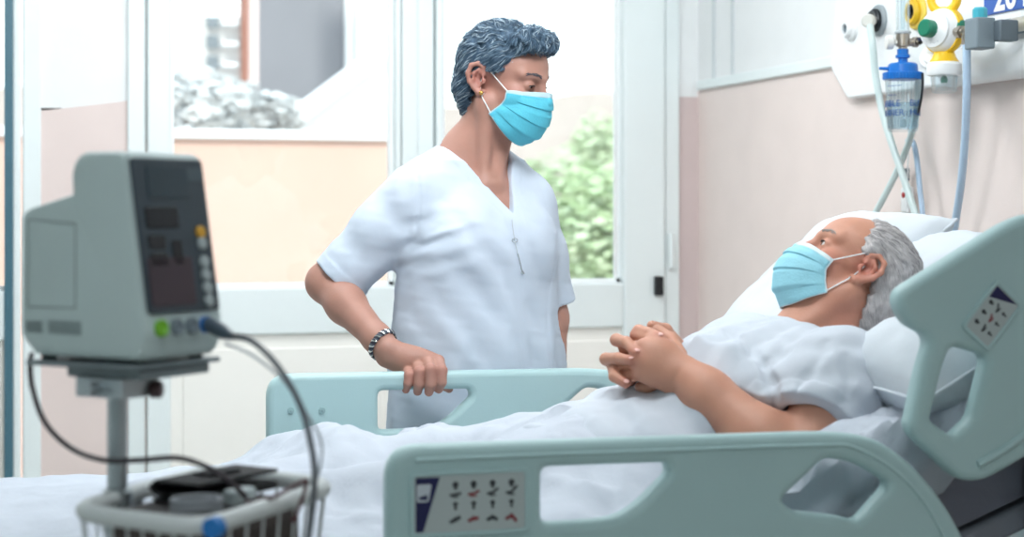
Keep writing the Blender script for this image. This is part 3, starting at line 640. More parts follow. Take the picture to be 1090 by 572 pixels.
# blue number sign (cut by the picture edge)
XS = XW-.034
t = thing('number_sign', 'blue sign with white number at the top right corner', 'sign', PX(1075, 18, XS))
p0, p1 = PX(1048, 17, XS), PX(1048, -22, XS); w_ = .17
obj('plate', MB().bx(XS-.002, XS+.004, p0[1]-w_, p0[1], p0[2], p1[2]+.01), M('sign_blue', (44, 92, 176), .4), t, bevel=.001)
cu = bpy.data.curves.new('t', 'FONT'); cu.body = '204'; cu.size = .088; cu.extrude = .0004; cu.offset = .0022
ob = bpy.data.objects.new('t', cu); COL.objects.link(ob); me = bpy.data.meshes.new_from_object(ob.evaluated_get(bpy.context.evaluated_depsgraph_get()))
q = PX(1059, 12, XS); b = MB().add([V(XS-.003-v.co.z, q[1]-v.co.x, q[2]+v.co.y) for v in me.vertices], [tuple(p.vertices) for p in me.polygons]); bpy.data.objects.remove(ob)
obj('digits', b, wpl, t, smooth=False)
# ------------------------------------------------------------------ vital signs monitor on its stand, foreground
monm = M('monitor_shell', (190, 208, 208), .5, var=.02, bump=.05, bscale=200); scr = M('monitor_face', (52, 66, 76), .35); scr2 = M('display_dark', (20, 24, 32), .25); scr3 = M('display_wine', (58, 44, 54), .3); btn = M('button_pale', (170, 182, 184), .45)
PM = PD(148, 386, 1.86)                       # front lower left corner of the shell
A = R(60); FN = RIGHT*math.sin(A)-FWD*math.cos(A); FW = RIGHT*math.cos(A)+FWD*math.sin(A)   # out of the front, along the front
zb = PD(148, 386, 1.86)[2]; HH = 226*1.86/1800; LN = .185; WD = .136
mon = thing('vital_signs_monitor', 'grey bedside monitor with a dark slanted front panel on a pole', 'monitor', (PM[0], PM[1], zb))
def mp(a, b, z): return V(PM[0], PM[1], 0)+FN*a+FW*b+UP*(zb+z)   # a: forward (0 front foot, negative back), b: across
# side profile (a, z): front leans back towards the top
side = [(0, .006), (.008, .03), (-.024, HH-.004), (-.034, HH), (-.088, HH), (-.101, HH-.012), (-.099, HH-.046), (-.174, HH-.064), (-.183, HH-.072), (-.183, .022), (-.160, .0), (-.006, 0)]
sp = rounded(side, [.004, .006, .006, .005, .005, .008, .006, .006, .006, .006, .006, .005], 5); n = len(sp); m = MB()
bs = [(0, .010), (.003, .003), (.010, 0), (WD-.010, 0), (WD-.003, .003), (WD, .010)]
cen = np.mean(sp, 0); rings = []
for b, ins in bs: rings += [mp(*(np.asarray(p)+(cen-np.asarray(p))*ins/np.linalg.norm(cen-np.asarray(p)))[[0]], b, (np.asarray(p)+(cen-np.asarray(p))*ins/np.linalg.norm(cen-np.asarray(p)))[1]) for p in sp]
k = len(bs); m.add(rings, [(j*n+i, j*n+(i+1) % n, (j+1)*n+(i+1) % n, (j+1)*n+i) for j in range(k-1) for i in range(n)]+[tuple(range(n))[::-1], tuple((k-1)*n+i for i in range(n))])
obj('housing', m, monm, mon)
FT = unit(mp(-.024, 0, HH-.004)-mp(.008, 0, .03)); FNN = unit(np.cross(FW, FT)); FNN = FNN if FNN@FN > 0 else -FNN
FL = np.linalg.norm(mp(-.024, 0, HH-.004)-mp(.008, 0, .03))
def fp(b, h, nn=0): return mp(.008, 0, .03)+FW*b+FT*h+FNN*nn   # on the slanted front face
face = obj('front_panel', MB().outline([rounded([(.008, .022), (WD-.008, .022), (WD-.008, FL-.004), (.008, FL-.004)], .006)], .004, .001, fp(0, 0, .0015), FW, FT), scr, mon)
def pat(name, b0, b1, h0, h1, mt, t=.002): return obj(name, MB().outline([rounded([(b0, h0), (b1, h0), (b1, h1), (b0, h1)], .003)], t, .0006, fp(0, 0, .004), FW, FT), mt, face)
pat('display', .030, .098, FL-.050, FL-.012, M('display_teal', (42, 60, 70), .3)); pat('display', .020, .074, FL-.084, FL-.060, scr2)
pat('display', .020, .048, FL-.108, FL-.092, scr2); pat('display', .020, .048, FL-.128, FL-.112, scr2); pat('recorder_door', .014, .088, .030, .085, scr3); pat('display', .058, .074, FL-.126, FL-.098, scr2)
pat('label_plate', .096, .124, FL-.03, FL-.014, M('plate_dim', (70, 88, 98), .4))
for i, h in enumerate((.113, .100, .078, .063, .048, .033)):
    obj('button', MB().lathe(fp(.109, h, .003), FNN, [(.0075, 0), (.0075, .003), (.006, .0045)], 18), M('button_amber', (214, 160, 40), .4) if i == 0 else btn, face)
for b, mt in ((.026, M('socket_green', (120, 190, 40), .4)), (.052, greyp), (.077, greyp), (.102, blu)):
    obj('socket', MB().lathe(fp(b, .006, -.002), FNN, [(.0095, 0), (.0095, .007), (.007, .008), (.004, .005)], 20), mt, mon)
# seams and vents on the long side
for z0, z1, a0, a1 in ((.028, .042, -.172, -.146), (.028, .044, -.136, -.086)):
    m = MB()
    for q in range(5): z = z0+(z1-z0)*q/5; m.box(mp((a0+a1)/2, -.0002, z), ((a1-a0), .0016, .0014), np.stack([FN, FW, UP], 1))
    obj('vent', m, M('vent_dark', (120, 134, 136), .6), mon)
obj('side_hatch', MB().outline([rounded([(-.170, .056), (-.094, .056), (-.094, HH-.080), (-.170, HH-.076)], .004), rounded([(-.1685, .0575), (-.0955, .0575), (-.0955, HH-.0815), (-.1685, HH-.0775)], .004)], .0016, .0004, mp(0, 0, 0), FN, UP), M('seam_grey', (140, 154, 156), .6), mon)
for fa in (-.02, -.155):
    for fb in (.02, .116): obj('foot', MB().cyl(mp(fa, fb, -.004), mp(fa, fb, .001), .009), darkrub, mon)
# stand: tray, pole, basket, base
alu = M('aluminium', (176, 186, 190), .32, .75); wirem = M('basket_enamel', (205, 212, 212), .4)
pc = PD(125, 470, 1.92); PXY = V(pc[0], pc[1], 0)
st = thing('monitor_stand', 'wheeled pole stand with a tray and a pale wire basket, carrying the monitor', 'stand', (pc[0], pc[1], 0))
mz = np.stack([FN, FW, UP], 1)
obj('tray', MB().box(mp(-.085, WD/2, -.007), (.165, .15, .006), mz).box(mp(-.062, WD/2, -.016), (.11, .12, .012), mz), M('tray_grey', (120, 132, 136), .4, .3), st, bevel=.003)
obj('tilt_bracket', MB().box(PXY+UP*(zb-.032), (.07, .06, .022), mz).cyl(PXY+UP*(zb-.032)+FW*.05, PXY+UP*(zb-.032)-FW*.05, .008), alu, st, bevel=.003)
obj('clamp_knob', MB().lathe(PXY+UP*(zb-.036)+RIGHT*.036, RIGHT, [(.006, 0), (.010, .002), (.010, .014), (.006, .016)], 8), M('knob_dark', (70, 50, 52), .5), st)
obj('pole', MB().cyl(PXY+UP*.1, PXY+UP*(zb-.03), .0115, n=28), alu, st)
for a in range(5):
    d = V(math.cos(a*1.2566+.3), math.sin(a*1.2566+.3), 0)*.21
    lg = obj('leg', MB().tube([PXY+UP*.11, PXY+d*.5+UP*.10, PXY+d+UP*.075], [.018, .015, .012], 12), alu, st)
    obj('caster', MB().cyl(PXY+d+UP*.03-unit(np.cross(d, UP))*.012, PXY+d+UP*.03+unit(np.cross(d, UP))*.012, .03).cyl(PXY+d+UP*.03, PXY+d+UP*.075, .007), darkrub, lg)
ZR = .935
def at_z(px, py, z): d = (CZ-z)*FPX/(py-225); return PD(px, py, d)
cor = [at_z(76, 545, ZR), at_z(213, 563, ZR), at_z(356, 518, ZR), at_z(222, 502, ZR)]
bk = obj('basket_rim', MB().tube([V(*p, ZR) for p in rounded([c[:2] for c in cor], .045, 8)], .0098, 14, True), wirem, st)
cc2 = np.mean(cor, 0); ZB = ZR-.13
m = MB().tube([V(*p, ZB) for p in rounded([(c*.9+cc2*.1)[:2] for c in cor], .04, 6)], .003, 8, True)
for t0, t1, s0, s1 in [(0, 1, 3, 2), (1, 2, 0, 3)]:
    for f in np.linspace(.08, .92, 8):
        a = cor[t0]*(1-f)+cor[t1]*f; b = cor[s0]*(1-f)+cor[s1]*f; lo = lambda p: (p*.9+cc2*.1)*V(1, 1, 0)+UP*ZB
        m.tube([a, lo(a), lo(b), b], .0016, 6)
obj('wire', m, wirem, bk)
obj('basket_bracket', MB().tube([PXY+UP*(ZR-.01), (cor[0]*.55+cor[3]*.45)+UP*-.01], .008, 10).cyl(PXY+UP*(ZR-.04), PXY+UP*(ZR+.01), .017), alu, st)
tp = at_z(228, 562, ZR); dr = unit(cor[2]-cor[1])
tg = obj('identification_tape', MB().lathe(tp-dr*.007+V(0, 0, 0), dr, [(.0101, 0), (.0112, .001), (.0112, .013), (.0101, .014)], 18), M('tape_blue', (24, 116, 190), .5), st)
# things lying in the basket
bag = thing('cuff_pouch', 'dark brown soft pouch lying in the stand basket', 'pouch', (cc2[0], cc2[1], ZB+.004))
ex, ey = unit(cor[1]-cor[0]), unit(cor[3]-cor[0]); ey = unit(ey-ex*(ex@ey)); bm3 = np.stack([ex, ey, UP], 1)
cp = lambda u, v, z: cc2*V(1, 1, 0)+ex*u+ey*v+UP*(ZB+z)
obj('body', MB().box(cp(-.0, .0, .062), (.125, .20, .115), bm3), M('pouch_brown', (66, 58, 56), .7, var=.15, bump=.3), bag, bevel=.02)
obj('flap', MB().box(cp(-.012, .0, .121), (.10, .16, .006), bm3), M('pouch_dark', (48, 44, 46), .7), bag, bevel=.003)
cf = thing('pressure_cuff', 'black folded blood pressure cuff on top of the brown pouch', 'cuff', cp(-.03, .03, .125))
m = MB(); zc_ = .136
sec = [(-.034, 0), (.030, 0), (.036, .005), (.030, .010), (-.030, .010), (-.036, .015), (-.030, .020), (.034, .020), (.034, .024), (-.032, .024), (-.042, .015), (-.032, .006), (.026, .006), (.026, .004), (-.034, .004)]
obj('wrap', MB().outline([sec], .14, .0012, cp(-.025, .045, .125), ex, UP), M('cuff_black', (16, 17, 20), .8), cf)
obj('velcro_strap', MB().box(cp(-.025, .045, .1515), (.03, .05, .003), bm3), M('velcro', (30, 30, 34), .9), cf, bevel=.001)
cl = thing('sensor_lead', 'coiled grey sensor lead lying at the front of the basket', 'lead', cp(.03, -.06, .124))
pts = [cp(.035+.022*math.cos(a), -.055+.03*math.sin(a), .128+.0007*a) for a in np.linspace(0, 6*math.pi, 80)]
obj('coil', MB().tube(pts, .0035, 8), M('lead_grey', (128, 134, 140), .5), cl)
obj('sensor_clip', MB().box(cp(.04, .01, .134), (.02, .04, .018), bm3), btn, cl, bevel=.005)
# cables
cab = M('cable_dark', (52, 44, 50), .45); cab2 = M('cable_grey', (88, 94, 102), .45)
def cable(label, pts, r, m):
    o = obj('cable', MB().tube(spline(pts, 10), r, 10), m); return tag(o, label, 'cable')
cable('dark cable looping from the left underside of the monitor into the basket', [PD(34, 377, 1.96), PD(32, 388, 1.95), PD(35, 415, 1.95), PD(48, 450, 1.94), PD(75, 477, 1.93), PD(110, 490, 1.88), PD(150, 490, 1.87), PD(190, 488, 1.87), PD(222, 498, 1.87), PD(246, 514, 1.87), PD(262, 530, 1.88)], .0032, cab)
c0 = fp(.102, .006, .005)
t = thing('sensor_cable', 'grey cable with a plug arching from the blue socket down past the basket', 'cable', c0)
e = PD(246, 358, 1.88)
obj('plug', MB().tube([c0, c0*.4+e*.6, e], [.0085, .0085, .0045], 12), M('plug_slate', (70, 86, 100), .45), t)
obj('wire', MB().tube(spline([e, PD(266, 362, 1.85), PD(290, 383, 1.82), PD(310, 412, 1.80), PD(324, 444, 1.79), PD(332, 478, 1.79), PD(335, 505, 1.79), PD(333, 540, 1.79), PD(328, 575, 1.79), PD(322, 600, 1.82)], 10), .0034, 10), cab2, t)
cable('thin pale cable hanging beside the grey sensor cable', [PD(240, 366, 1.93), PD(268, 378, 1.90), PD(300, 404, 1.86), PD(326, 440, 1.85), PD(342, 470, 1.85), PD(340, 500, 1.85), PD(330, 530, 1.86)], .0016, M('cable_pale', (168, 178, 184), .4))
cable('thin maroon cable lying over the right side of the basket', [PD(262, 534, 1.88), PD(290, 530, 1.85), PD(312, 518, 1.86), PD(326, 512, 1.87), PD(322, 530, 1.88), PD(312, 556, 1.88)], .0022, M('cable_maroon', (92, 52, 58), .45))
# ------------------------------------------------------------------ people: shared builders
def skin_mat(name, rgb, red):
    m = M(name, rgb, .52, var=.06, scale=22, bump=.06, bscale=260, sss=.12)
    n = m.node_tree.nodes; l = m.node_tree.links; p = n['Principled BSDF']; src = p.inputs['Base Color'].links[0].from_socket
    a = n.new('ShaderNodeAttribute'); a.attribute_name = 'flush'; mx = n.new('ShaderNodeMix'); mx.data_type = 'RGBA'
    l.new(a.outputs['Fac'], mx.inputs[0]); l.new(src, mx.inputs[6]); mx.inputs[7].default_value = (*lin(red), 1); l.new(mx.outputs[2], p.inputs['Base Color'])
    return m
def flush(o, mb, spots):
    """redder skin where the person has it (ears, nose, knuckles, lips): list of (point, radius, amount)"""
    P = np.asarray(mb.v); f = np.zeros(len(P))
    for c, r, a in spots: f = np.maximum(f, a*np.exp(-(np.linalg.norm(P-c, axis=1)/r)**2))
    at_ = o.data.attributes.new('flush', 'FLOAT', 'POINT'); at_.data.foreach_set('value', f.astype(np.float32))
def grad(S, P, e=.002):
    g = np.stack([S(P+np.eye(3)[i]*e)-S(P-np.eye(3)[i]*e) for i in range(3)], 1); return g/(np.linalg.norm(g, axis=1)[:, None]+1e-9)
def push_out(S, P, d, n=6):
    P = P.copy()
    for _ in range(n):
        s = S(P); k = s < d
        if not k.any(): break
        P[k] += grad(S, P[k])*(d-s[k])[:, None]
    return P
def onto(S, P, d=0, n=6):
    P = np.atleast_2d(np.asarray(P, float)).copy()
    for _ in range(n): P += grad(S, P)*(d-S(P))[:, None]
    return P
class Scaled:
    def __init__(s, S, k): s.S = S; s.k = k
    def rc(s, a, b, ra, rb=None, k=.02, op='u'): s.S.rc(a, b, ra*s.k, None if rb is None else rb*s.k, k*s.k, op)
    def ell(s, c, r, rot=None, k=.02, op='u'): s.S.ell(c, np.asarray(r)*s.k, rot, k*s.k, op)
    def chain(s, pts, rs, k=.02, op='u'): s.S.chain(pts, [r*s.k for r in rs], k*s.k, op)
def head(S, xf, R3, slit=(.004, .004), jaw=1.0, ear_x=-.012, skull=1.0, brow=1.0):
    q = lambda *a: xf(V(*a)); S = Scaled(S, xf.sc)
    S.ell(q(-.012, 0, .036), (.096, .075, .083*skull), R3, .01); S.ell(q(.034, 0, .042*skull), (.061, .061, .052*skull), R3, .02)
    S.ell(q(.030, 0, -.032), (.060, .058, .082), R3, .02)
    for s in (1, -1):
        S.rc(q(-.004, s*.054, -.052), q(.060, s*.020, -.096), .018*jaw, .017*jaw, .03); S.ell(q(.056, s*.046, -.024), (.026, .02, .02), R3, .025)
        S.rc(q(.088, s*.010, .022*brow), q(.068, s*.050, .026*brow), .010, .008, .016)
        S.ell(q(.094, s*.031, .005), (.011, .017, .010), R3, .014, 's')
        S.ell(q(.074, s*.032, .004), (.0142, .0148, .0138), R3, .004)
        S.ell(q(.0885, s*.0325, .003), (.008, .0115, slit[0]), R3, .002, 's')
        S.rc(q(.086, s*.022, .006+slit[0]), q(.080, s*.044, .003+slit[0]), .0026, .0022, .004)
    S.ell(q(.076, 0, -.103), (.019, .022, .016), R3, .02)
    S.rc(q(.088, 0, .016), q(.110, 0, -.026), .0075, .0105, .012)
    for s in (1, -1): S.ell(q(.099, s*.011, -.031), (.010, .0085, .008), R3, .006); S.ell(q(.104, s*.006, -.039), (.005, .0035, .004), R3, .004, 's')
    S.rc(q(.089, .018, -.063), q(.094, 0, -.060), .0055, .0065, .006); S.rc(q(.094, 0, -.060), q(.089, -.018, -.063), .0065, .0055, .006)
    S.rc(q(.087, .015, -.072), q(.092, 0, -.074), .0055, .0072, .006); S.rc(q(.092, 0, -.074), q(.087, -.015, -.072), .0072, .0055, .006)
    for s in (1, -1):
        t = R(-12); E = lambda dx, dz, dy: q(ear_x+dx*math.cos(t)+dz*math.sin(t), s*(.072+dy), -.002-dx*math.sin(t)+dz*math.cos(t))
        S.ell(E(-.006, .002, .004), (.017, .005, .028), R3@rotz(s*R(22)), .006)
        S.chain([E(.012, .010, .002), E(.011, .026, .007), E(-.001, .035, .012), E(-.016, .031, .017), E(-.024, .014, .019), E(-.022, -.004, .016), E(-.013, -.018, .011), E(-.003, -.029, .007), E(.006, -.026, .002)], [.0042, .0046, .0048, .005, .005, .0048, .0048, .007, .005], .004)
        S.chain([E(-.002, .022, .010), E(-.012, .014, .013), E(-.013, -.002, .012), E(-.006, -.014, .009)], [.003, .0036, .0036, .003], .004)
        S.ell(E(-.001, .001, .012), (.0075, .009, .011), R3, .004, 's'); S.ell(E(.010, -.004, .006), (.004, .004, .006), R3, .004)
def eye(parent, xf, R3, s, look, mats):
    """white ball, iris and pupil facing 'look' (head axes)"""
    c = xf(V(.0742, s*.032, .004)); d = R3@unit(look)
    o = obj('eye', MB().ell(c, .0128*xf.sc, None, 20, 14), mats[0], parent)
    obj('iris', MB().lathe(c+d*.0112*xf.sc, d, [(.0058, 0), (.0056, .001), (.0026, .0018)], 18), mats[1], o)
    obj('pupil', MB().lathe(c+d*.0125*xf.sc, d, [(.0026, 0), (.0022, .0006)], 12), mats[2], o)
def brow(parent, S, xf, s, m, pts=((.092, .012, .026), (.090, .026, .032), (.078, .046, .029))):
    b = MB()
    for k in range(26):
        t = k/25; a = np.array(pts)*V(1, s, 1); p = (1-t)**2*a[0]+2*t*(1-t)*a[1]+t*t*a[2]; e = p+V(-.003, s*.007, .003*(1-2*t))
        w = RNG.randn(3)*V(.0003, .0006, .0012); q = onto(S, np.array([xf(p+w), xf((p+e)/2+w), xf(e+w)]), .0008); b.tube(q, [.0009, .0009, .0003], 5)
    return obj('eyebrow', b, m, parent)
def mask(parent, S, xf, C, sides, mm, ears, loops=True, thick=.0012):
    """pleated surgical mask: C gives centre points top to bottom, sides the top and bottom side corner (left side, mirrored)"""
    nu, nv = 61, 56; tt = np.linspace(0, 1, len(C)); C = np.array(C); sd = np.array(sides); g = np.zeros((nv, nu, 3)); lo = []
    for i, v in enumerate(np.linspace(0, 1, nv)):
        cx = np.array([np.interp(v, tt, C[:, k]) for k in range(3)])
        gather = .5-(.5-v)*(1-.0*v); sv = sd[0]*(1-gather)+sd[1]*gather; sv = sv+V(.010, 0, 0)*4*v*(1-v)
        for j, u in enumerate(np.linspace(-1, 1, nu)):
            f = u*math.pi/2; c = math.cos(f)
            saw = (v*3.6) % 1; pl = .0042*(saw-.5)*min(1, c*2.2)*(0 if v < .12 or v > .93 else 1)
            p = V(sv[0]+(cx[0]-sv[0])*c**.85, sv[1]*math.sin(f), sv[2]+(cx[2]-sv[2])*c); rad = unit(p-V(.01, 0, p[2]))
            p = p+rad*(pl+.0012*math.sin(9*u+14*v)*(1-c))
            lo.append(p)
    P = np.array([xf(p) for p in lo]); P = push_out(S, P, .0035); G = P.reshape(nv, nu, 3); cut_ = 6
    o = obj('face_mask', MB().grid(G[cut_-1:]), mm[0], parent)
    b = obj('nose_band', MB().grid(G[:cut_]), mm[1], o)
    for x in (o, b): md = x.modifiers.new('s', 'SOLIDIFY'); md.thickness = thick; md.offset = 1
    e = MB(); e.tube(G[:, 0], .0017, 6).tube(G[:, -1], .0017, 6); obj('side_binding', e, mm[1], o)
    e = MB().tube(G[-1, ::2], .0013, 6); obj('lower_binding', e, mm[1], o)
    for s, k in ((1, -1), (-1, 0)):
        top, bot = ears(s)
        for a, c in ((G[1, k], top), (G[-3, k], bot)):
            seg = np.array([a*(1-t)+c*t for t in np.linspace(0, 1, 12)]); seg = push_out(S, seg, .0016); obj('ear_loop', MB().tube(seg, .0013, 6), mm[2], o)
        bk_ = unit(top-G[1, k]); mid = np.array([top, top+bk_*.012-(xf(V(0, s*.08, 0))-xf(V(0, 0, 0)))*.10, (top+bot)/2+bk_*.016-(xf(V(0, s*.08, 0))-xf(V(0, 0, 0)))*.16, bot]); obj('ear_loop', MB().tube(spline(mid, 6), .0013, 6), mm[2], o)
    return o
def strands(H, mesh, n, L, flow, r, mats, lift=.0012, steps=7, jit=.35):
    P = np.array(mesh.v); pick = P[RNG.randint(0, len(P), n)]; G = grad(H, pick); cur = pick.copy(); paths = [cur.copy()]; dirs = flow(cur)+RNG.randn(n, 3)*jit
    for k in range(steps):
        G = grad(H, cur); d = flow(cur)*.55+dirs*.6; d = d-G*np.sum(d*G, 1)[:, None]; d /= np.linalg.norm(d, axis=1)[:, None]+1e-9; dirs = d
        cur = cur+d*(L/steps); s = H(cur); cur = cur-grad(H, cur)*(s-lift*math.sin(math.pi*(k+1)/(steps+1.0)))[:, None]; paths.append(cur.copy())
    paths = np.array(paths); b = MB(); mi = []
    for i in range(n):
        f0 = len(b.f); b.tube(paths[:, i], [r*(1-.75*abs(2*t-1)**2) for t in np.linspace(0, 1, steps+1)], 4); mi += [1+i % (len(mats)-1)]*(len(b.f)-f0)
    mb = MB().add(mesh.v, mesh.f); m0 = len(mb.f); mb.add(b.v, b.f); return mb, [0]*m0+mi
def finish_hair(name, mb, mi, mats, parent):
    o = obj(name, mb, mats, parent); o.data.polygons.foreach_set('material_index', np.array(mi, np.int32)); return o
maskb = M('mask_blue', (98, 206, 228), .75, var=.05, scale=40, bump=.15, bscale=240, trans=.15); maskw = M('mask_white', (196, 224, 232), .75, trans=.1); loopw = M('loop_white', (238, 240, 240), .7)
eyew = M('eye_white', (206, 202, 196), .25); irisb = M('iris_brown', (70, 48, 36), .25); pupil = M('pupil', (10, 9, 9), .15)

# ------------------------------------------------------------------ the nurse, standing behind the bed, right hand on the far rail
W3 = np.stack([RIGHT, FWD, UP], 1)                     # camera-wise axes (right, away, up) to room axes
def c3(px, py, d): return PD(px, py, d)
NB = W3@V(-.078, 3.52, 0)                              # where she stands
ps = R(30); Nf = W3@V(math.sin(ps), -math.cos(ps), 0); Nr = W3@V(-math.cos(ps), -math.sin(ps), 0)
TB = lambda a, b, z: NB+Nr*a+Nf*b+UP*z
RT = np.stack([Nr, Nf, UP], 1)
nurse = thing('person', 'standing person with short dark grey hair in white scrubs, one hand on the bed rail', 'person', NB)
yaw, pit = R(62), R(12); hx = W3@V(math.sin(yaw)*math.cos(pit), -math.cos(yaw)*math.cos(pit), -math.sin(pit)); hy = unit(np.cross(UP, hx)); hz = np.cross(hx, hy)
HR = np.stack([hx, hy, hz], 1); HC = W3@V(-.016, 3.5, 1.527); hxf = lambda p: HC+HR@np.asarray(p, float)*.93
hxf.sc = .93
S = SDF()
# torso and legs
S.ell(TB(0, 0, .93), (.16, .11, .13), RT); S.ell(TB(0, -.005, 1.08), (.13, .095, .13), RT, .05); S.ell(TB(0, 0, 1.22), (.145, .10, .13), RT, .05)
S.rc(TB(.145, -.01, 1.295), TB(-.125, -.01, 1.30), .046, k=.04); S.rc(TB(.10, -.02, 1.312), TB(0, -.02, 1.385), .036, .05, .04); S.rc(TB(-.10, -.02, 1.315), TB(0, -.02, 1.385), .036, .05, .04)
S.rc(TB(.07, .005, 1.315), TB(.01, .065, 1.312), .014, .012, .02); S.rc(TB(-.07, .005, 1.315), TB(-.01, .065, 1.312), .014, .012, .02)
for s in (1, -1): S.ell(TB(s*.07, .07, 1.20), (.06, .055, .06), RT, .04); S.chain([TB(s*.085, 0, .88), TB(s*.09, .01, .48), TB(s*.09, -.02, .09)], [.085, .055, .04], .04); S.rc(TB(s*.09, -.03, .05), TB(s*.10, .10, .03), .04, .028, .03)
# neck
nt = hxf((-.018, 0, -.05)); nb_ = TB(0, -.01, 1.345); S.rc(nb_, nt, .056, .051, .025)
S.rc(TB(.012, .062, 1.318), hxf((-.004, -.060, -.045)), .007, .013, .03); S.rc(TB(-.012, .062, 1.318), hxf((-.004, .060, -.045)), .007, .013, .03)
head(S, hxf, HR, slit=(.0016, .002), jaw=.92, ear_x=-.018)
# right arm
sh_, el_, wr_ = c3(443, 212, 3.45), c3(347, 301, 3.45), c3(412, 372, 3.275)
S.chain([sh_, sh_*.45+el_*.55, el_], [.048, .043, .039], .03); S.chain([el_, el_*.66+wr_*.34, wr_*.85+el_*.15, wr_], [.037, .038, .0265, .0245], .02)
d = wr_-el_; 
# left arm hanging behind the rail
sl_, ell_, wl_ = TB(-.130, -.01, 1.270), c3(582, 305, 3.63), c3(591, 392, 3.56)
S.chain([sl_, ell_], [.050, .038], .03); S.chain([ell_, ell_*.6+wl_*.4, wl_], [.037, .037, .024], .02)
hl = wl_+V(0, 0, -.085)
S.ell((wl_+hl)/2-V(0, 0, .01), (.022, .036, .05), W3, .015)
for i in range(4): a = hl+W3@V(.004, -.026+.017*i, .012*abs(i-1.4)); S.chain([a, a+W3@V(-.008, -.004, -.036), a+W3@V(-.020, -.006, -.062)], [.0092, .0085, .007], .004)
S.chain([wl_-UP*.02, wl_+W3@V(-.012, -.045, -.055), wl_+W3@V(-.02, -.05, -.09)], [.013, .011, .008], .01)
# right hand closing over the top bar of the rail
mcp = [c3(466, 385, 3.262), c3(455, 383.5, 3.265), c3(444, 387, 3.268), c3(433.5, 392, 3.27)]
pip = [c3(470, 395, 3.205), c3(458.5, 394, 3.203), c3(446.5, 396.5, 3.207), c3(435.5, 400, 3.213)]
dip = [c3(470, 407, 3.203), c3(458.5, 409, 3.201), c3(446, 409, 3.205), c3(434.5, 408, 3.211)]
tip = [c3(467, 414.5, 3.218), c3(456.5, 417.5, 3.217), c3(444.5, 417, 3.221), c3(432, 415, 3.226)]
wq = [c3(422, 374, 3.275), c3(418, 376, 3.275), c3(414, 378, 3.277), c3(411, 381, 3.28)]
for i in range(4): S.chain([wq[i], mcp[i]], [.0185, .0135], .012)
S.ell(c3(436, 384, 3.275), (.032, .028, .020), W3, .02)
for i in range(4): S.chain([mcp[i], pip[i], dip[i], tip[i]], [(.0125, .0112, .0098, .0086), (.0128, .0114, .0100, .0088), (.0122, .0108, .0096, .0084), (.0108, .0097, .0086, .0077)][i], .003)
S.chain([c3(424, 384, 3.288), c3(450, 396, 3.305), c3(468, 408, 3.30), c3(478, 414, 3.288)], [.015, .0125, .0105, .0085], .008)
bodymesh = sculpt(S, .0027)
nskin = skin_mat('skin_nurse', (176, 130, 114), (164, 84, 78))
o = obj('body', bodymesh, nskin, nurse)
flush(o, bodymesh, [(hxf((-.018, -.08, 0)), .03, .45), (hxf((-.018, .08, 0)), .03, .4), (hxf((.11, 0, -.03)), .02, .35), (hxf((.092, 0, -.067)), .016, .8), (hxf((.06, -.05, -.02)), .03, .2)]+[(m_, .012, .35) for m_ in mcp+pip]+[(t_, .01, .4) for t_ in tip])
for s in (1, -1): eye(nurse, hxf, HR, s, (1, .15, -.35), (eyew, irisb, pupil)); brow(nurse, S, hxf, s, M('brow_grey', (84, 82, 88), .8))
def lashes(S, xf, parent, z0):
    for s in (1, -1):
        p = onto(S, np.array([xf((.0875, s*(.021+.0235*t), z0+.0012*math.sin(3*t)-.002*t)) for t in np.linspace(0, 1, 10)]), .0009)
        obj('eyelash', MB().tube(p, [.0007+.0009*math.sin(math.pi*t) for t in np.linspace(0.1, 1, 10)], 5), M('lash_dark', (34, 28, 30), .6), parent)
lashes(S, hxf, nurse, .0055)
# hair: short, swept up at the front
H0 = SDF(); H = Scaled(H0, .93); q = lambda *a: hxf(V(*a))
H.ell(q(-.012, 0, .046), (.100, .081, .090), HR, .01); H.rc(q(.058, .045, .098), q(.066, -.045, .098), .028, .028, .03); H.rc(q(.070, .022, .100), q(.073, -.030, .100), .022, .021, .02)
H.ell(q(-.044, 0, .02), (.066, .075, .088), HR, .03); H.rc(q(-.066, .03, -.03), q(-.060, .022, -.075), .036, .022, .03); H.rc(q(-.066, -.03, -.03), q(-.060, -.022, -.075), .036, .022, .03)
H.rc(q(.012, -.074, .045), q(.014, -.072, .018), .010, .006, .02); H.rc(q(.012, .074, .045), q(.014, .072, .018), .010, .006, .02)
def nhl(P):
    l = (P-HC)@HR/.93; xf_ = np.interp(l[:, 2], [-.12, -.05, -.02, .012, .022, .042, .062, .074, .086, .12], [-.062, -.048, -.040, -.034, .022, .038, .050, .064, .125, .14])
    return l[:, 0]-xf_-.004*np.sin(l[:, 2]*300)
H0.cut(nhl, .008); H0.cut(lambda P: -.098-((P-HC)@HR/.93)[:, 2]+.3*np.abs(((P-HC)@HR/.93)[:, 1]), .01)
for s in (1, -1): H.ell(q(-.020, s*.086, .0), (.024, .016, .033), HR, .006, 's')
def hpost(P):
    l = (P-HC)@HR/.93; top = sstep(l[:, 2], .03, .09)
    return -(.0016+.0028*top)*wob(l*V(1, 1, 1), 62, 3)-.0016*np.sin(l[:, 1]*260+l[:, 0]*150+5*wob(l, 30, 5))*(.4+.6*top)
H0.post = hpost; hm = sculpt(H0, .0024); H = H0
hd, hmid, hlt = M('hair_slate', (56, 80, 100), .7, var=.25, scale=60), M('hair_blue_grey', (98, 124, 144), .6), M('hair_silver', (170, 188, 198), .5)
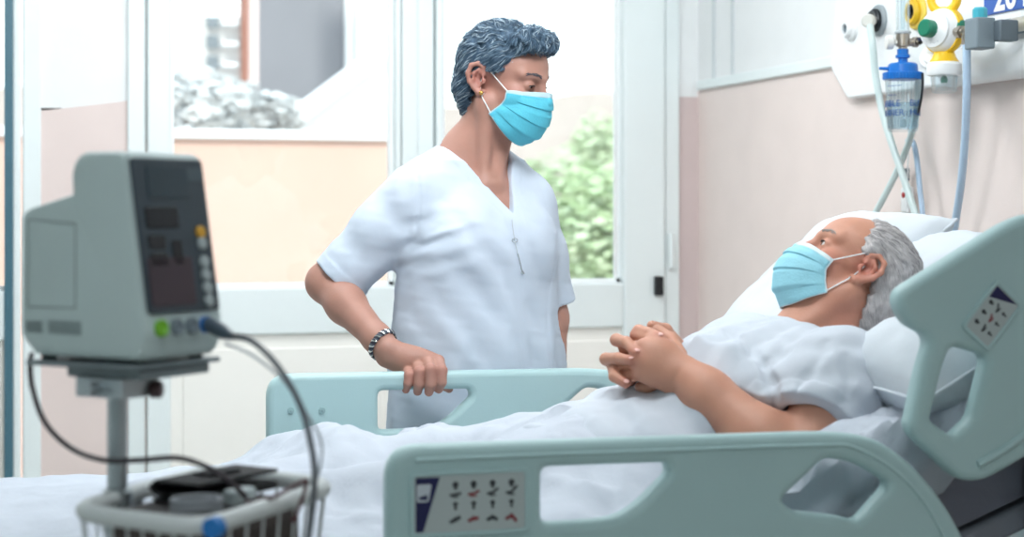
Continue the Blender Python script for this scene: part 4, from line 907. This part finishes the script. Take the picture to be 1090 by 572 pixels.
def nflow(P):
    l = (P-HC)@HR/.93; f = np.stack([-.9+1.1*sstep(l[:, 0], 0, .07)*sstep(l[:, 2], .05, .10)-.4*sstep(l[:, 2], .09, .02), .5*wob(l, 45, 9)+.3*np.sign(l[:, 1])*sstep(l[:, 2], .11, .06), -.25-1.0*sstep(l[:, 2], .10, .02)+1.2*wob(l, 50, 12)*sstep(l[:, 2], .04, .09)], 1)
    return f@HR.T
mb, mi = strands(H, hm, 4200, .026, nflow, .0006, [hd, hd, hmid, hd, hmid, hlt], lift=.0036)
finish_hair('hair', mb, mi, [hd, hd, hmid, hd, hmid, hlt], nurse)
mask(nurse, S, hxf, [(.113, 0, -.004), (.121, 0, -.03), (.124, 0, -.058), (.118, 0, -.086), (.105, 0, -.108), (.070, 0, -.130)], [(.050, .064, -.016), (.014, .070, -.070)], (maskb, maskw, loopw), lambda s: (hxf((-.006, s*.078, .026)), hxf((-.012, s*.078, -.030))))
obj('earring', MB().ell(hxf((-.006, -.084, -.030)), .0048, None, 14, 10).tube([hxf((-.006, -.078, -.030)), hxf((-.006, -.084, -.030))], .0012, 6), M('gold', (214, 170, 96), .25, 1), nurse)
# bracelet: twisted dark and silver cords
ax_ = unit(wr_-el_); bc_ = wr_*.93+el_*.07; bx1, bx2, _ = frame(ax_)
br = None
for k, (mt, ph) in enumerate(((M('cord_dark', (36, 38, 52), .6), 0), (M('bracelet_silver', (206, 208, 206), .25, 1), 2.1), (M('cord_slate', (78, 84, 96), .5), 4.2))):
    pts = [bc_+ax_*(-.006*math.cos(t)+.0045*math.cos(16*t+ph))+(bx1*math.cos(t)+bx2*math.sin(t))*(.0292+.0018*math.sin(16*t+ph)) for t in np.linspace(0, 2*math.pi, 121)[:-1]]
    pp = push_out(S, np.array(pts), .0016); ob = obj('bracelet' if k == 0 else 'bracelet_strand', MB().tube(pp, .0024, 7, True), mt, nurse if br is None else br); br = br or ob
# scrub top
scrub = M('scrub_white', (220, 232, 246), .8, var=.012, bump=.10, bscale=26, trans=.22)
T = SDF()
zk = [.74, .95, 1.08, 1.19, 1.28, 1.36]; Ak = [.200, .196, .180, .172, .165, .10]; Bk = [.150, .148, .130, .134, .100, .06]
zd = np.linspace(.5, 1.6, 441); ker = np.exp(-(np.arange(-40, 41)*.0025/.04)**2); ker /= ker.sum()
smooth_ = lambda v: np.convolve(np.pad(np.interp(zd, zk, v), 40, mode='edge'), ker, 'valid')
Ad, Bd, Cd = smooth_(Ak), smooth_(Bk), smooth_([.01, .01, .012, .014, .0, -.01])
def col(P):
    l = (P-NB)@RT; A_ = np.interp(l[:, 2], zd, Ad); B_ = np.interp(l[:, 2], zd, Bd); b = l[:, 1]-np.interp(l[:, 2], zd, Cd)
    e = (np.sqrt((l[:, 0]/A_)**2+(b/B_)**2)-1)*np.minimum(A_, B_); return np.maximum(e, np.maximum(l[:, 2]-1.36, .745-l[:, 2]))
T.prim(col, TB(0, 0, 1.05), .36, .03, 'u')
for s in (1, -1): T.ell(TB(s*.068, .075, 1.195), (.064, .062, .075), RT, .05); T.rc(TB(.152 if s > 0 else -.118, -.01, 1.282), TB(s*.06, -.02, 1.332), .056, .054, .04); T.rc(TB(s*.07, -.015, 1.330), TB(s*.035, -.02, 1.375), .046, .040, .03)
hem = c3(361, 300, 3.45); hr_ax = unit(c3(361-68, 300+73, 3.45)-hem)
T.chain([c3(446, 204, 3.45), c3(404, 247, 3.448), hem+hr_ax*.04], [.054, .056, .063], .035)
lhem = c3(585, 324, 3.625); l_ax = unit(lhem-sl_)
T.chain([sl_+UP*.006, sl_*.5+lhem*.5, lhem+l_ax*.04], [.060, .058, .056], .03)
def sleeve_cut(P):
    l = (P-hem)@hr_ax; l2 = (P-lhem)@l_ax; near1 = np.linalg.norm(P-hem, axis=1)-.12; near2 = np.linalg.norm(P-lhem, axis=1)-.105; q = (P-NB)@RT
    a = np.where((near1 < 0) & (q[:, 0] > .17), l, -1); b = np.where((near2 < 0) & (q[:, 0] < -.15), l2, -1); return np.maximum(a, b)
T.cut(sleeve_cut, .002)
vc = lambda z: -.026+.026*np.clip((z-1.25)/.15, 0, 1)
def vneck(P):           # opening of the V and the round of the neck
    l = (P-NB)@RT; w = np.clip((l[:, 2]-1.250)/(1.40-1.250), 0, None)*.078-.0005; e = np.abs(l[:, 0]-vc(l[:, 2]))-w; e = np.where(l[:, 1] > -.03, e*.86, 1)
    nk = np.linalg.norm((P-TB(0, -.005, 1.40))[:, :2]@np.eye(2), axis=1)-.060; nk = np.where(l[:, 2] > 1.33, nk, 1); return np.minimum(e, np.where(l[:, 1] < .02, nk, 1))
T.cut(lambda P: -vneck(P), .003)
def inner(P): return S(P, P.mean(0), .06)+0
def hollow(P):
    l = (P-NB)@RT; near = np.maximum(0, np.minimum(np.linalg.norm(P-hem, axis=1)-.075, np.linalg.norm(P-lhem, axis=1)-.06))
    return near
T.rc(hem-hr_ax*.012+W3@V(.004, 0, .002), hem+hr_ax*.09, .052, .062, .004, 's'); T.rc(lhem-l_ax*.012, lhem+l_ax*.09, .046, .052, .004, 's')
def tpost(P):
    l = (P-NB)@RT; a, b, z = l.T; fr_ = sstep(b, -.02, .06)
    def drape(u, wl, ph, c, w): return np.exp(-((u-c)/w)**2)*np.sin(u/wl*6.283+ph)
    n1 = wob(l, 5, 2); n2 = wob(l, 7, 4)
    ua = a*.78-(z-1.2)*.62+.018*n1; f = .0065*np.sin(ua/.062*6.283)*sstep(np.abs(a-.02), .17, .05)*sstep(z, 1.33, 1.22)*(.6+.4*n2)
    ub = (a-.13)*.35+(z-1.215)*.94+.012*n2; f = f+.007*np.sin(ub/.034*6.283)*np.exp(-((a-.135)/.05)**2-((z-1.20)/.055)**2)
    uc = a+.02*n1+.10*(z-.9); f = f+.0085*np.sin(uc/.105*6.283+1)*sstep(z, 1.14, .95)
    f = f+.0016*wob(l, 24, 8)
    w = np.clip((z-1.250)/(.15), 0, None)*.078; ed = np.abs(a-vc(z))-w; band = sstep(ed, .024, .021)*fr_*sstep(z, 1.215, 1.24)
    sl = (P-hem)@hr_ax; cuff = sstep(sl, -.026, -.023)*sstep(np.linalg.norm(P-hem, axis=1), .13, .10)*sstep(a, .16, .18)
    ll = (P-sh_)@hr_ax; fs = .004*np.sin(ll*70+3*wob(l, 8, 14))*sstep(a, .15, .20)*sstep(np.linalg.norm(P-hem, axis=1), .03, .09)
    seam = .0016*np.exp(-((a-.158-.12*(1.31-z)*.4)/.004)**2)*sstep(z, 1.18, 1.22)+.0014*np.exp(-((a+.118-.02*np.sin(z*14))/.004)**2)*fr_*sstep(z, 1.36, 1.30)
    return -(f*.5+fs*.5)*sstep(np.abs(ed), .0, .03)-.0016*band-.0012*cuff+seam
T.post = tpost
top = obj('scrub_top', sculpt(T, .0033), scrub, nurse)
# the little pen clip hanging at the V
met = M('clip_steel', (168, 176, 182), .35, .5)
cz = [(545, 234), (546, 244), (548, 256), (551, 270), (554, 281), (556, 291)]
def onfront(px, py, off=.002):
    lo, hi = 3.15, 3.6
    for d_ in np.arange(3.2, 3.6, .002):
        p = PD(px, py, d_)
        if T(p[None])[0] < off: return p
    return PD(px, py, 3.4)
pts = [onfront(*p_) for p_ in cz]
ch = obj('pen_clip', MB().tube(spline(pts[3:], 6), [.0012]*19 if len(spline(pts[3:], 6)) == 19 else .0013, 6), met, nurse)
obj('clip_cord', MB().tube(spline(pts[:4], 6), .0009, 6), M('cord_clear', (196, 204, 210), .3), ch)
obj('clip_end', MB().tube([pts[-1], pts[-1]+UP*.010+W3@V(-.003, -.002, 0), pts[-1]+W3@V(.004, -.002, -.001), pts[-1]], .0011, 6).ell(pts[-1], (.0035, .002, .002), W3, 10, 6), met, ch)
obj('clip_ring', MB().tube([pts[2]+W3@V(.0055*math.cos(a), -.001, .004*math.sin(a)) for a in np.linspace(0, 6.28, 17)[:-1]], .0008, 5, True), met, ch)
# trousers and shoes (behind the bed)
Q_ = SDF(); Q_.ell(TB(0, 0, .90), (.172, .125, .12), RT)
for s in (1, -1): Q_.chain([TB(s*.088, 0, .86), TB(s*.092, .008, .48), TB(s*.094, -.015, .07)], [.10, .076, .072], .03)
Q_.post = lambda P: -.004*wob(P*V(1, 1, .4), 16, 21)
Q_.cut(lambda P: .06-P[:, 2], .003); Q_.cut(lambda P: P[:, 2]-.96, .003)
obj('trousers', sculpt(Q_, .006), M('trouser_white', (222, 230, 238), .8, bump=.08, bscale=30), nurse)
for s in (1, -1):
    F_ = SDF(); F_.rc(TB(s*.094, -.045, .042), TB(s*.104, .11, .036), .048, .044, .02); F_.ell(TB(s*.094, -.03, .07), (.046, .06, .04), RT, .03); F_.cut(lambda P: .004-P[:, 2], .004)
    sh0 = obj('shoe', sculpt(F_, .005), M('clog_white', (234, 236, 236), .45), nurse)
    obj('sole', MB().outline([rounded([((-1)**0*-.046, -.09), (.046, -.09), (.05, .1), (.03, .152), (-.03, .152), (-.05, .1)], .03)], .012, .003, TB(s*.098, 0, .006), Nr, Nf), M('sole_grey', (150, 158, 160), .6), sh0)
# pillows
def pillow(name, label, c, L, W, T, tilt, dent=None, seed=1, roll=0):
    Rm = roty(-tilt)@rotz(roll); n = 44; m = MB(); u = np.linspace(-1, 1, n); A, B = np.meshgrid(u, u, indexing='ij')
    ea = np.sign(A)*np.abs(A)**.8; eb = np.sign(B)*np.abs(B)**.8
    pin = 1-.07*(np.abs(A)**2*(1-np.abs(B)**3)*0+np.abs(B)**6*np.abs(A)**6*-.6)
    th = np.maximum((1-np.abs(A)**2.6)*(1-np.abs(B)**2.8), 0)**.52
    for sg in (1, -1):
        X = ea*(L/2)*(1-.06*(1-B**2)*np.abs(A)**3); Y = eb*(W/2)*(1-.05*(1-A**2)*np.abs(B)**3); Z = sg*th*T/2
        p = np.stack([X, Y, Z], -1).reshape(-1, 3); p[:, 2] += (.006*wob(p, 14, seed)+.004*wob(p, 30, seed+1))*th.reshape(-1)
        p = p@Rm.T+np.asarray(c)
        nz = Rm@V(0, 0, 1)
        if sg == 1 and dent is not None:
            q = (p-dent[0])@Rm; p -= np.outer(dent[1]*np.exp(-(q[:, 0]/dent[2])**2-(q[:, 1]/dent[3])**2), nz)
            for _ in range(14):
                d_ = SM(p); k_ = d_ < .006
                if not k_.any(): break
                p[k_] -= np.outer(.004+.5*np.maximum(.006-d_[k_], 0), nz)
        g = p.reshape(n, n, 3); m.grid(g if sg == -1 else g[:, ::-1])
    t = thing(name, label, 'pillow', (c[0], c[1], c[2]-T/2-.03))
    obj('pillowcase', m, linen2, t, smooth=True)
    rim = [(-1, b) for b in u]+[(a, 1) for a in u]+[(1, b) for b in u[::-1]]+[(a, -1) for a in u[::-1]]
    pts = [np.asarray(c)+Rm@V(np.sign(a)*abs(a)**.8*(L/2)*(1-.06*(1-b*b)*abs(a)**3), np.sign(b)*abs(b)**.8*(W/2)*(1-.05*(1-a*a)*abs(b)**3), 0) for a, b in rim[::2]]
    obj('seam', MB().tube(pts, .003, 6, True), linen2, t)
    return t
# ------------------------------------------------------------------ the man lying in the bed
man = thing('person', 'reclining person in a white gown and pale blue mask, hands clasped, head on pillow', 'person', (.9, 2.65, .80))
SM = SDF(); f3 = PY
TA = unit(V(.455, 0, .17)); TN = V(-TA[2], 0, TA[0]); TR = np.stack([TA, V(0, 1, 0), TN], 1)
SM.ell(V(.87, 2.65, .832), (.13, .17, .070), TR); SM.ell(V(1.03, 2.65, .872), (.14, .16, .080), TR, .06); SM.ell(V(1.19, 2.65, .945), (.15, .17, .098), TR, .06)
NBm = V(1.335, 2.65, 1.005)
SM.rc(V(1.32, 2.49, .978), V(1.32, 2.81, .978), .06, k=.04)
Fm = unit(V(-.755, .28, .595)); Um = V(.64, 0, .77); Um = unit(Um-Fm*(Um@Fm)); Lm = np.cross(Um, Fm); MR = np.stack([Fm, Lm, Um], 1)
MC = PY(909, 292, 2.65); mxf = lambda p: MC+MR@np.asarray(p, float)*.92
mxf.sc = .92
SM.rc(NBm, mxf((-.022, 0, -.05)), .064, .056, .03); SM.rc(NBm+V(-.02, 0, .05), mxf((.03, 0, -.085)), .03, .03, .04)
SM.rc(V(1.27, 2.63, 1.03), mxf((-.005, .058, -.05)), .010, .015, .02); SM.ell(mxf((.046, 0, -.125)), (.012, .012, .014), MR, .015)
head(SM, mxf, MR, slit=(.0034, .004), jaw=1.08, ear_x=.0, skull=.93, brow=1.0)
# near (left) arm and far arm
Sn, En, Wn = V(1.315, 2.46, .982), f3(850, 502, 2.385), f3(728, 398, 2.545)
SM.chain([Sn, Sn*.5+En*.5, En], [.060, .052, .043], .03); SM.chain([En, En*.68+Wn*.32, En*.2+Wn*.8, Wn], [.044, .047, .036, .030], .025)
Sf, Ef, Wf = V(1.315, 2.84, .982), V(1.13, 2.93, .90), f3(728, 392, 2.71)
SM.chain([Sf, Ef], [.058, .043], .03); SM.chain([Ef, Ef*.65+Wf*.35, Wf], [.043, .045, .028], .02)
# legs under the sheet
for y, y2 in ((2.55, 2.69), (2.77, 2.61)): SM.chain([V(.85, y, .815), V(.56, y*1.25-.665, .802), V(.30, y2, .80)], [.072, .05, .034], .04); SM.rc(V(.29, y2, .80), V(.22, y2+(y2-2.65)*.8, .80), .030, .022, .02)
# clasped hands
lw = [f3(718, 386, 2.555), f3(714, 392, 2.55), f3(711, 399, 2.55), f3(711, 406, 2.552)]
lm = [f3(695, 362, 2.585), f3(685, 369, 2.575), f3(680, 382, 2.57), f3(682, 397, 2.572)]
for i in range(4): SM.chain([lw[i], lm[i]], [.0185, .0135], .012)
SM.ell(f3(702, 384, 2.566), (.036, .016, .030), roty(-R(35)), .02)
lp = [f3(677, 357, 2.63), f3(665, 371, 2.62), f3(661, 391, 2.615), f3(664, 404, 2.61)]
lt = [f3(681, 366, 2.70), f3(670, 380, 2.70), f3(668, 396, 2.70), f3(673, 407, 2.69)]
for i in range(4): SM.chain([lm[i], lp[i], lt[i]], [.0115, .0102, .0085], .003)
rw = [f3(716, 374, 2.69), f3(712, 382, 2.695), f3(710, 390, 2.70), f3(710, 398, 2.70)]
rm = [f3(693, 367, 2.665), f3(682, 373, 2.668), f3(675, 384, 2.668), f3(677, 397, 2.664)]
for i in range(4): SM.chain([rw[i], rm[i]], [.018, .013], .012)
rch = [[f3(680, 352.5, 2.63), f3(692, 355, 2.598), f3(703, 359.5, 2.574)], [f3(656, 362, 2.635), f3(667, 364.5, 2.598), f3(677, 376, 2.566)],
       [f3(645, 382.5, 2.635), f3(658, 381.5, 2.602), f3(673, 384, 2.570)], [f3(653, 390, 2.63), f3(654, 401, 2.602), f3(666, 408.5, 2.582)]]
for i in range(4): SM.chain([rm[i]]+rch[i], [.0115, .0105, .0095, .0082], .003)
SM.chain([f3(722, 378, 2.575), f3(714, 362, 2.60), f3(700, 351, 2.63)], [.015, .0118, .009], .006)
SM.chain([f3(720, 368, 2.68), f3(708, 352, 2.66), f3(694, 347, 2.65)], [.015, .0115, .009], .006)
SM.chain([f3(700, 406, 2.575), f3(690, 412, 2.59), f3(681, 412, 2.60)], [.012, .010, .0085], .005)
manmesh = sculpt(SM, .0028)
mskin = skin_mat('skin_man', (194, 140, 116), (180, 86, 78))
o = obj('body', manmesh, mskin, man)
flush(o, manmesh, [(mxf((.0, .082, .0)), .03, .5), (mxf((.105, 0, -.03)), .025, .6), (mxf((.092, 0, -.067)), .016, .7), (mxf((.06, .05, -.03)), .04, .3), (mxf((-.02, .05, -.09)), .05, .25)]+[(p_, .012, .45) for p_ in [c[-1] for c in rch]]+[(p_, .012, .3) for p_ in lm+lp])
for i, c in enumerate(rch):   # nails on the visible finger tips
    dd = unit(c[2]-c[1]); nn = unit(V(.1, -1, .35)-dd*(V(.1, -1, .35)@dd)); obj('nail', MB().ell(c[2]+dd*.002+nn*.0072, (.0055, .0042, .0012), np.stack([dd, np.cross(nn, dd), nn], 1), 12, 8), M('nail_pink', (226, 176, 166), .3), man)
for s in (1, -1): eye(man, mxf, MR, s, (1, -.25, .12), (eyew, irisb, pupil)); brow(man, SM, mxf, s, M('brow_white', (150, 140, 134), .8))
lashes(SM, mxf, man, .0075)
# cropped white hair, receding
H0 = SDF(); HM = Scaled(H0, .92); q = lambda *a: mxf(V(*a))
HM.ell(q(-.014, 0, .036), (.101, .0795, .0865*.95), MR, .01); HM.ell(q(-.05, 0, .0), (.062, .072, .085), MR, .03); HM.rc(q(-.062, .028, -.035), q(-.058, .024, -.080), .042, .03, .03); HM.rc(q(-.062, -.028, -.035), q(-.058, -.024, -.080), .042, .03, .03)
HM.rc(q(.010, .073, .040), q(.012, .071, .022), .010, .006, .02); HM.rc(q(.010, -.073, .040), q(.012, -.071, .022), .010, .006, .02)
def mhl(P):
    l = (P-MC)@MR/.92; x = np.interp(l[:, 2], [-.12, -.06, -.02, .014, .024, .045, .065, .09, .13], [-.050, -.042, -.034, -.022, .022, .030, .030, .030, .032])
    return l[:, 0]-x-.003*np.sin(l[:, 2]*280)-.003*wob(l, 60, 2)
H0.cut(mhl, .010); H0.cut(lambda P: -.100-((P-MC)@MR/.92)[:, 2]+.2*np.abs(((P-MC)@MR/.92)[:, 1]), .012)
for s in (1, -1): HM.ell(q(-.002, s*.086, .0), (.025, .016, .034), MR, .006, 's')
H0.post = lambda P: -.0016*wob((P-MC)@MR, 70, 31)
hm = sculpt(H0, .0025)
w0, w1, w2 = M('hair_white', (188, 184, 184), .6, var=.2, scale=90), M('hair_bright', (208, 204, 202), .5), M('hair_ash', (158, 154, 156), .5)
def mflow(P):
    l = (P-MC)@MR/.92; return np.stack([-.75+.2*wob(l, 30, 5), .25*np.sign(l[:, 1])*sstep(l[:, 2], .10, .05)+.2*wob(l, 30, 6), .1-.9*sstep(l[:, 2], .09, .0)], 1)@MR.T
mb, mi = strands(H0, hm, 3200, .018, mflow, .0005, [w0, w1, w0, w2, w1, w0], lift=.002, jit=.3)
finish_hair('hair', mb, mi, [w0, w1, w0, w2, w1, w0], man)
maskl = M('mask_pale_blue', (160, 220, 234), .75, var=.04, scale=40, bump=.15, bscale=240, trans=.15); maskw2 = M('mask_edge_white', (222, 238, 242), .75, trans=.1)
mask(man, SM, mxf, [(.112, 0, -.012), (.128, 0, -.036), (.132, 0, -.062), (.126, 0, -.090), (.108, 0, -.116), (.074, 0, -.136)], [(.056, .062, -.022), (.030, .066, -.078)], (maskl, maskw2, loopw), lambda s: (mxf((.012, s*.078, .028)), mxf((.012, s*.078, -.030))))
# gown
gown = M('gown_white', (206, 213, 222), .85, var=.012, bump=.12, bscale=30, trans=.12)
G_ = SDF()
G_.ell(V(.87, 2.65, .832), (.15, .195, .082), TR); G_.ell(V(1.03, 2.65, .874), (.16, .19, .092), TR, .06); G_.ell(V(1.19, 2.65, .948), (.16, .19, .110), TR, .06)
G_.rc(V(1.31, 2.47, .985), V(1.31, 2.83, .985), .074, k=.06); G_.ell(V(1.30, 2.65, 1.0), (.06, .12, .06), TR, .05)
hm_ = f3(866, 457, 2.425); ha = unit(En-Sn)
G_.chain([Sn+V(.0, .0, .008), Sn*.5+hm_*.5+V(0, -.004, .006), hm_+ha*.05], [.076, .078, .076], .05)
hf_ = Sf*.35+Ef*.65; haf = unit(Ef-Sf); G_.chain([Sf+V(0, 0, .008), hf_+haf*.04], [.076, .072], .05)
def gcut(P):
    l = (P-hm_)@ha; n1 = np.linalg.norm(P-hm_, axis=1); l2 = (P-hf_)@haf; n2 = np.linalg.norm(P-hf_, axis=1)
    return np.maximum(np.where((n1 < .14) & (P[:, 1] < 2.50), l, -1), np.where((n2 < .12) & (P[:, 1] > 2.80), l2, -1))
G_.cut(gcut, .002)
ncn = unit(mxf((-.01, 0, -.05))-NBm)
G_.rc(NBm-ncn*.0+V(-.006, 0, .004), NBm+ncn*.16+V(-.01, 0, .03), .066, .085, .008, 's')
G_.rc(hm_-ha*.012, hm_+ha*.09, .058, .070, .004, 's'); G_.rc(hf_-haf*.01, hf_+haf*.09, .054, .064, .004, 's')
def hit(F, px, py, d0=2.2, d1=3.2):
    for d_ in np.arange(d0, d1, .004):
        if F(PD(px, py, d_)[None])[0] < 0: return PD(px, py, d_-.007)
    return None
for ln, rr_ in (([(815, 384), (819, 402), (822, 420), (823, 440)], .007), ([(772, 352), (788, 360), (803, 374), (813, 390), (818, 408)], .005), ([(880, 362), (872, 380), (858, 398), (846, 420)], .004), ([(902, 378), (905, 400), (900, 424)], .004)):
    h_ = [x for x in (hit(G_, *q_) for q_ in ln) if x is not None]
    for i in range(len(h_)-1): G_.rc(h_[i], h_[i+1], rr_*.6, rr_*.6, .016, 's')
def gpost(P):
    l = P-V(1.2, 2.65, .965); a = l@TA; y = l[:, 1]; z = l@TN; n1, n2 = wob(l, 7, 3), wob(l, 5, 9)
    u = a*.55-y*.8+.022*n1; f = .009*np.sin(u/.060*6.283)*np.exp(-((y+.10)/.10)**2)*sstep(a, -.22, -.05)*sstep(a, .16, .06)*(.65+.35*n2)
    u2 = a+.02*n2; f = f+.006*np.sin(u2/.075*6.283)*sstep(a, .0, -.12)*(.5+.5*n1)
    s = (P-Sn)@ha; f = f+.006*np.sin((s+.4*(P[:, 0]-Sn[0])+.012*n1)/.045*6.283)*np.exp(-(np.linalg.norm(P-(Sn*.5+hm_*.5), axis=1)/.09)**2)
    f = f+.012*np.exp(-((a+.03+.25*(y+.1)+.01*n1)/.018)**2)*sstep(y, -.16, -.10)*sstep(y, .02, -.04)*sstep(z, .02, .06)
    h = (P-hm_)@ha; cuff = .0016*sstep(h, -.024, -.021)*(np.linalg.norm(P-hm_, axis=1) < .12)
    r = np.linalg.norm(np.cross(P-NBm, ncn), axis=1); col_ = .0016*sstep(r, .095, .092)*sstep((P-NBm)@ncn, -.05, -.02)
    return -f-cuff-col_-.002*wob(l, 26, 5)
G_.post = gpost
obj('gown', sculpt(G_, .0034), gown, man)
# pillow under the head, pressed in
PC = V(1.515, 2.51, 1.085)
pw = pillow('pillow', 'white pillow under the back of the man\'s head, puffed up at the near side', PC, .48, .64, .205, R(26), (V(1.43, 2.58, 1.16), .13, .15, .15), 4)
pw2 = pillow('pillow', 'pale pillow standing up on the far side behind the man\'s face', V(1.51, 2.93, 1.085), .50, .36, .17, R(40), None, 9)
for q_ in (pw, pw2): q_['group'] = 'pillows on the bed'
# fitted sheet over the back section, rumpled at the near side
def backz(x): return np.where(x < 1.0, .815, .69+.110*math.cos(BA)+(x-1.0+.128*math.sin(BA))*math.tan(BA))
def backz(x): 
    t = np.clip((x-.93), 0, None); return .800+(np.sqrt(t*t+.01)-.1)*math.tan(BA)*1.02
nu, nv = 90, 90; g = np.zeros((nu, nv, 3))
for i, x in enumerate(np.linspace(.72, 1.80, nu)):
    for j, s in enumerate(np.linspace(0, 1, nv)):
        zt = backz(x)+.004; w = .86; a = s*(w+.20)-.10
        if a < 0: y, z = 2.232, zt-.012+a*.9
        elif a > w: y, z = 3.066, zt-.012-(a-w)*.9
        else: y, z = 2.225+a*(.85/.86), zt+.012*min(1, a/.02, (w-a)/.02)-.012
        g[i, j] = (x, y, z)
P = g.reshape(-1, 3); k = sstep(P[:, 1], 2.55, 2.30)*sstep(P[:, 0], 1.02, 1.16)*sstep(P[:, 0], 1.62, 1.4)
P[:, 2] += k*(.03+.02*wob(P*V(1, 1.4, .3), 12, 3)+.007*wob(P*V(1.5, 1, .3), 22, 8)); P[:, 1] -= k*.012*(1+wob(P, 22, 5))*(P[:, 1] < 2.3)
P[:, 2] += .002*wob(P, 18, 9)
o = obj('bed_sheet', MB().grid(P.reshape(nu, nv, 3)), linen); tag(o, 'white under sheet covering the raised back section, rumpled beside the man\'s elbow', 'sheet')
mod = o.modifiers.new('thick', 'SOLIDIFY'); mod.thickness = .003; mod.offset = 1

# top sheet over the legs
def topz(x, y):
    z = np.full_like(x, .803)
    leg = lambda yc, w: np.exp(-((y-yc)/w)**2)
    body = sstep(x, .02, .20)*(.020+.022*sstep(x, .25, .62)+.045*sstep(x, .62, .95))
    z = z+body*np.maximum(leg(2.53, .13), leg(2.79, .13))+.018*sstep(x, .55, .95)*leg(2.66, .2)
    # big crumple that runs from the far edge by the rail end towards the near side
    c = .50+.22*(3.05-y); z = z+.05*np.exp(-((x-c)/.075)**2)*sstep(y, 2.45, 2.95)+.035*sstep(x, .45, .6)*sstep(x, 1.05, .7)*sstep(y, 2.7, 3.0)*sstep(3.1-y, .02, .10)
    return z
nu, nv = 170, 150; g = np.zeros((nu, nv, 3))
xs = np.linspace(-.15, 1.0, nu)
for j, s in enumerate(np.linspace(0, 1, nv)):
    a = -.26+s*(.26+.86+.20)
    if a < 0: y, dz = 2.222-.006*min(1, -a/.1), a
    elif a > .86: y, dz = 3.078+.004*min(1, (a-.86)/.1), -(a-.86)
    else: y, dz = 2.222+a*(.856/.86), 0
    e = min(max(a, 0), max(.86-a, 0)); 
    g[:, j, 0] = xs; g[:, j, 1] = y; g[:, j, 2] = topz(xs, np.full(nu, y))+dz-.016*math.exp(-(e/.012)**2)
P = g.reshape(-1, 3); top = (P[:, 1] > 2.226) & (P[:, 1] < 3.07)
def ridges(P, ang, wl, seed, sharp=2.2):
    u = P[:, 0]*math.cos(ang)+P[:, 1]*math.sin(ang); w = u/wl+.55*wob(P*V(1, 1, .5), 5, seed); r = .5+.5*np.cos(2*math.pi*w); return r**sharp
amp = .006+.010*sstep(P[:, 0], .35, .8)
calm = sstep(P[:, 0], .12, .5)
fold = (.35+.65*calm)*amp*(ridges(P, R(-35), .16, 2)+.8*ridges(P, R(25), .21, 4)*sstep(P[:, 0], .3, .6))+(.002+.003*calm)*wob(P, 8, 7)+.0012*wob(P, 26, 1)*calm+.003*ridges(P, R(70), .09, 13, 5)*calm+.0025*ridges(P, R(-60), .13, 17, 7)
fold = fold-.008; P[:, 2] += fold*np.where(top, 1, .2)
side = P[:, 1] <= 2.226; P[:, 1] -= np.where(side, .012*(.5+.5*wob(P*V(1, .1, .12), 16, 11)), 0)
# a sharp pressed fold near the foot of the bed
q = np.abs((P[:, 1]-2.30)-(P[:, 0]-.0)*.9); P[:, 2] += .012*np.exp(-(q/.012)**2)*top*sstep(P[:, 0], .5, .2)
SL = SDF(); SL.ops = [o_ for o_ in SM.ops if o_[1][0] < 1.02 and o_[1][2] < .90 and o_[4] == 'u']
def lift():
    for _ in range(14):
        s_ = SL(P); k_ = (s_ < .012) & top
        if not k_.any(): break
        P[k_, 2] += (.013-s_[k_])
lift(); Z = P[:, 2].reshape(nu, nv).copy(); Tp = top.reshape(nu, nv)
fz = fold*0+np.where(top, fold, 0); Z = Z-fz.reshape(nu, nv)
for _ in range(26):
    Zs = Z.copy(); Zs[1:-1, 1:-1] = (Z[2:, 1:-1]+Z[:-2, 1:-1]+Z[1:-1, 2:]+Z[1:-1, :-2]+4*Z[1:-1, 1:-1])/8; Z = np.where(Tp & np.roll(Tp, 1, 1) & np.roll(Tp, -1, 1), Zs, Z)
P[:, 2] = (Z+fz.reshape(nu, nv)).reshape(-1); lift()
o = obj('top_sheet', MB().grid(P.reshape(nu, nv, 3)), linen); tag(o, 'white creased top sheet over the legs, hanging down behind the near side rail', 'sheet')
mod = o.modifiers.new('thick', 'SOLIDIFY'); mod.thickness = .003; mod.offset = 1
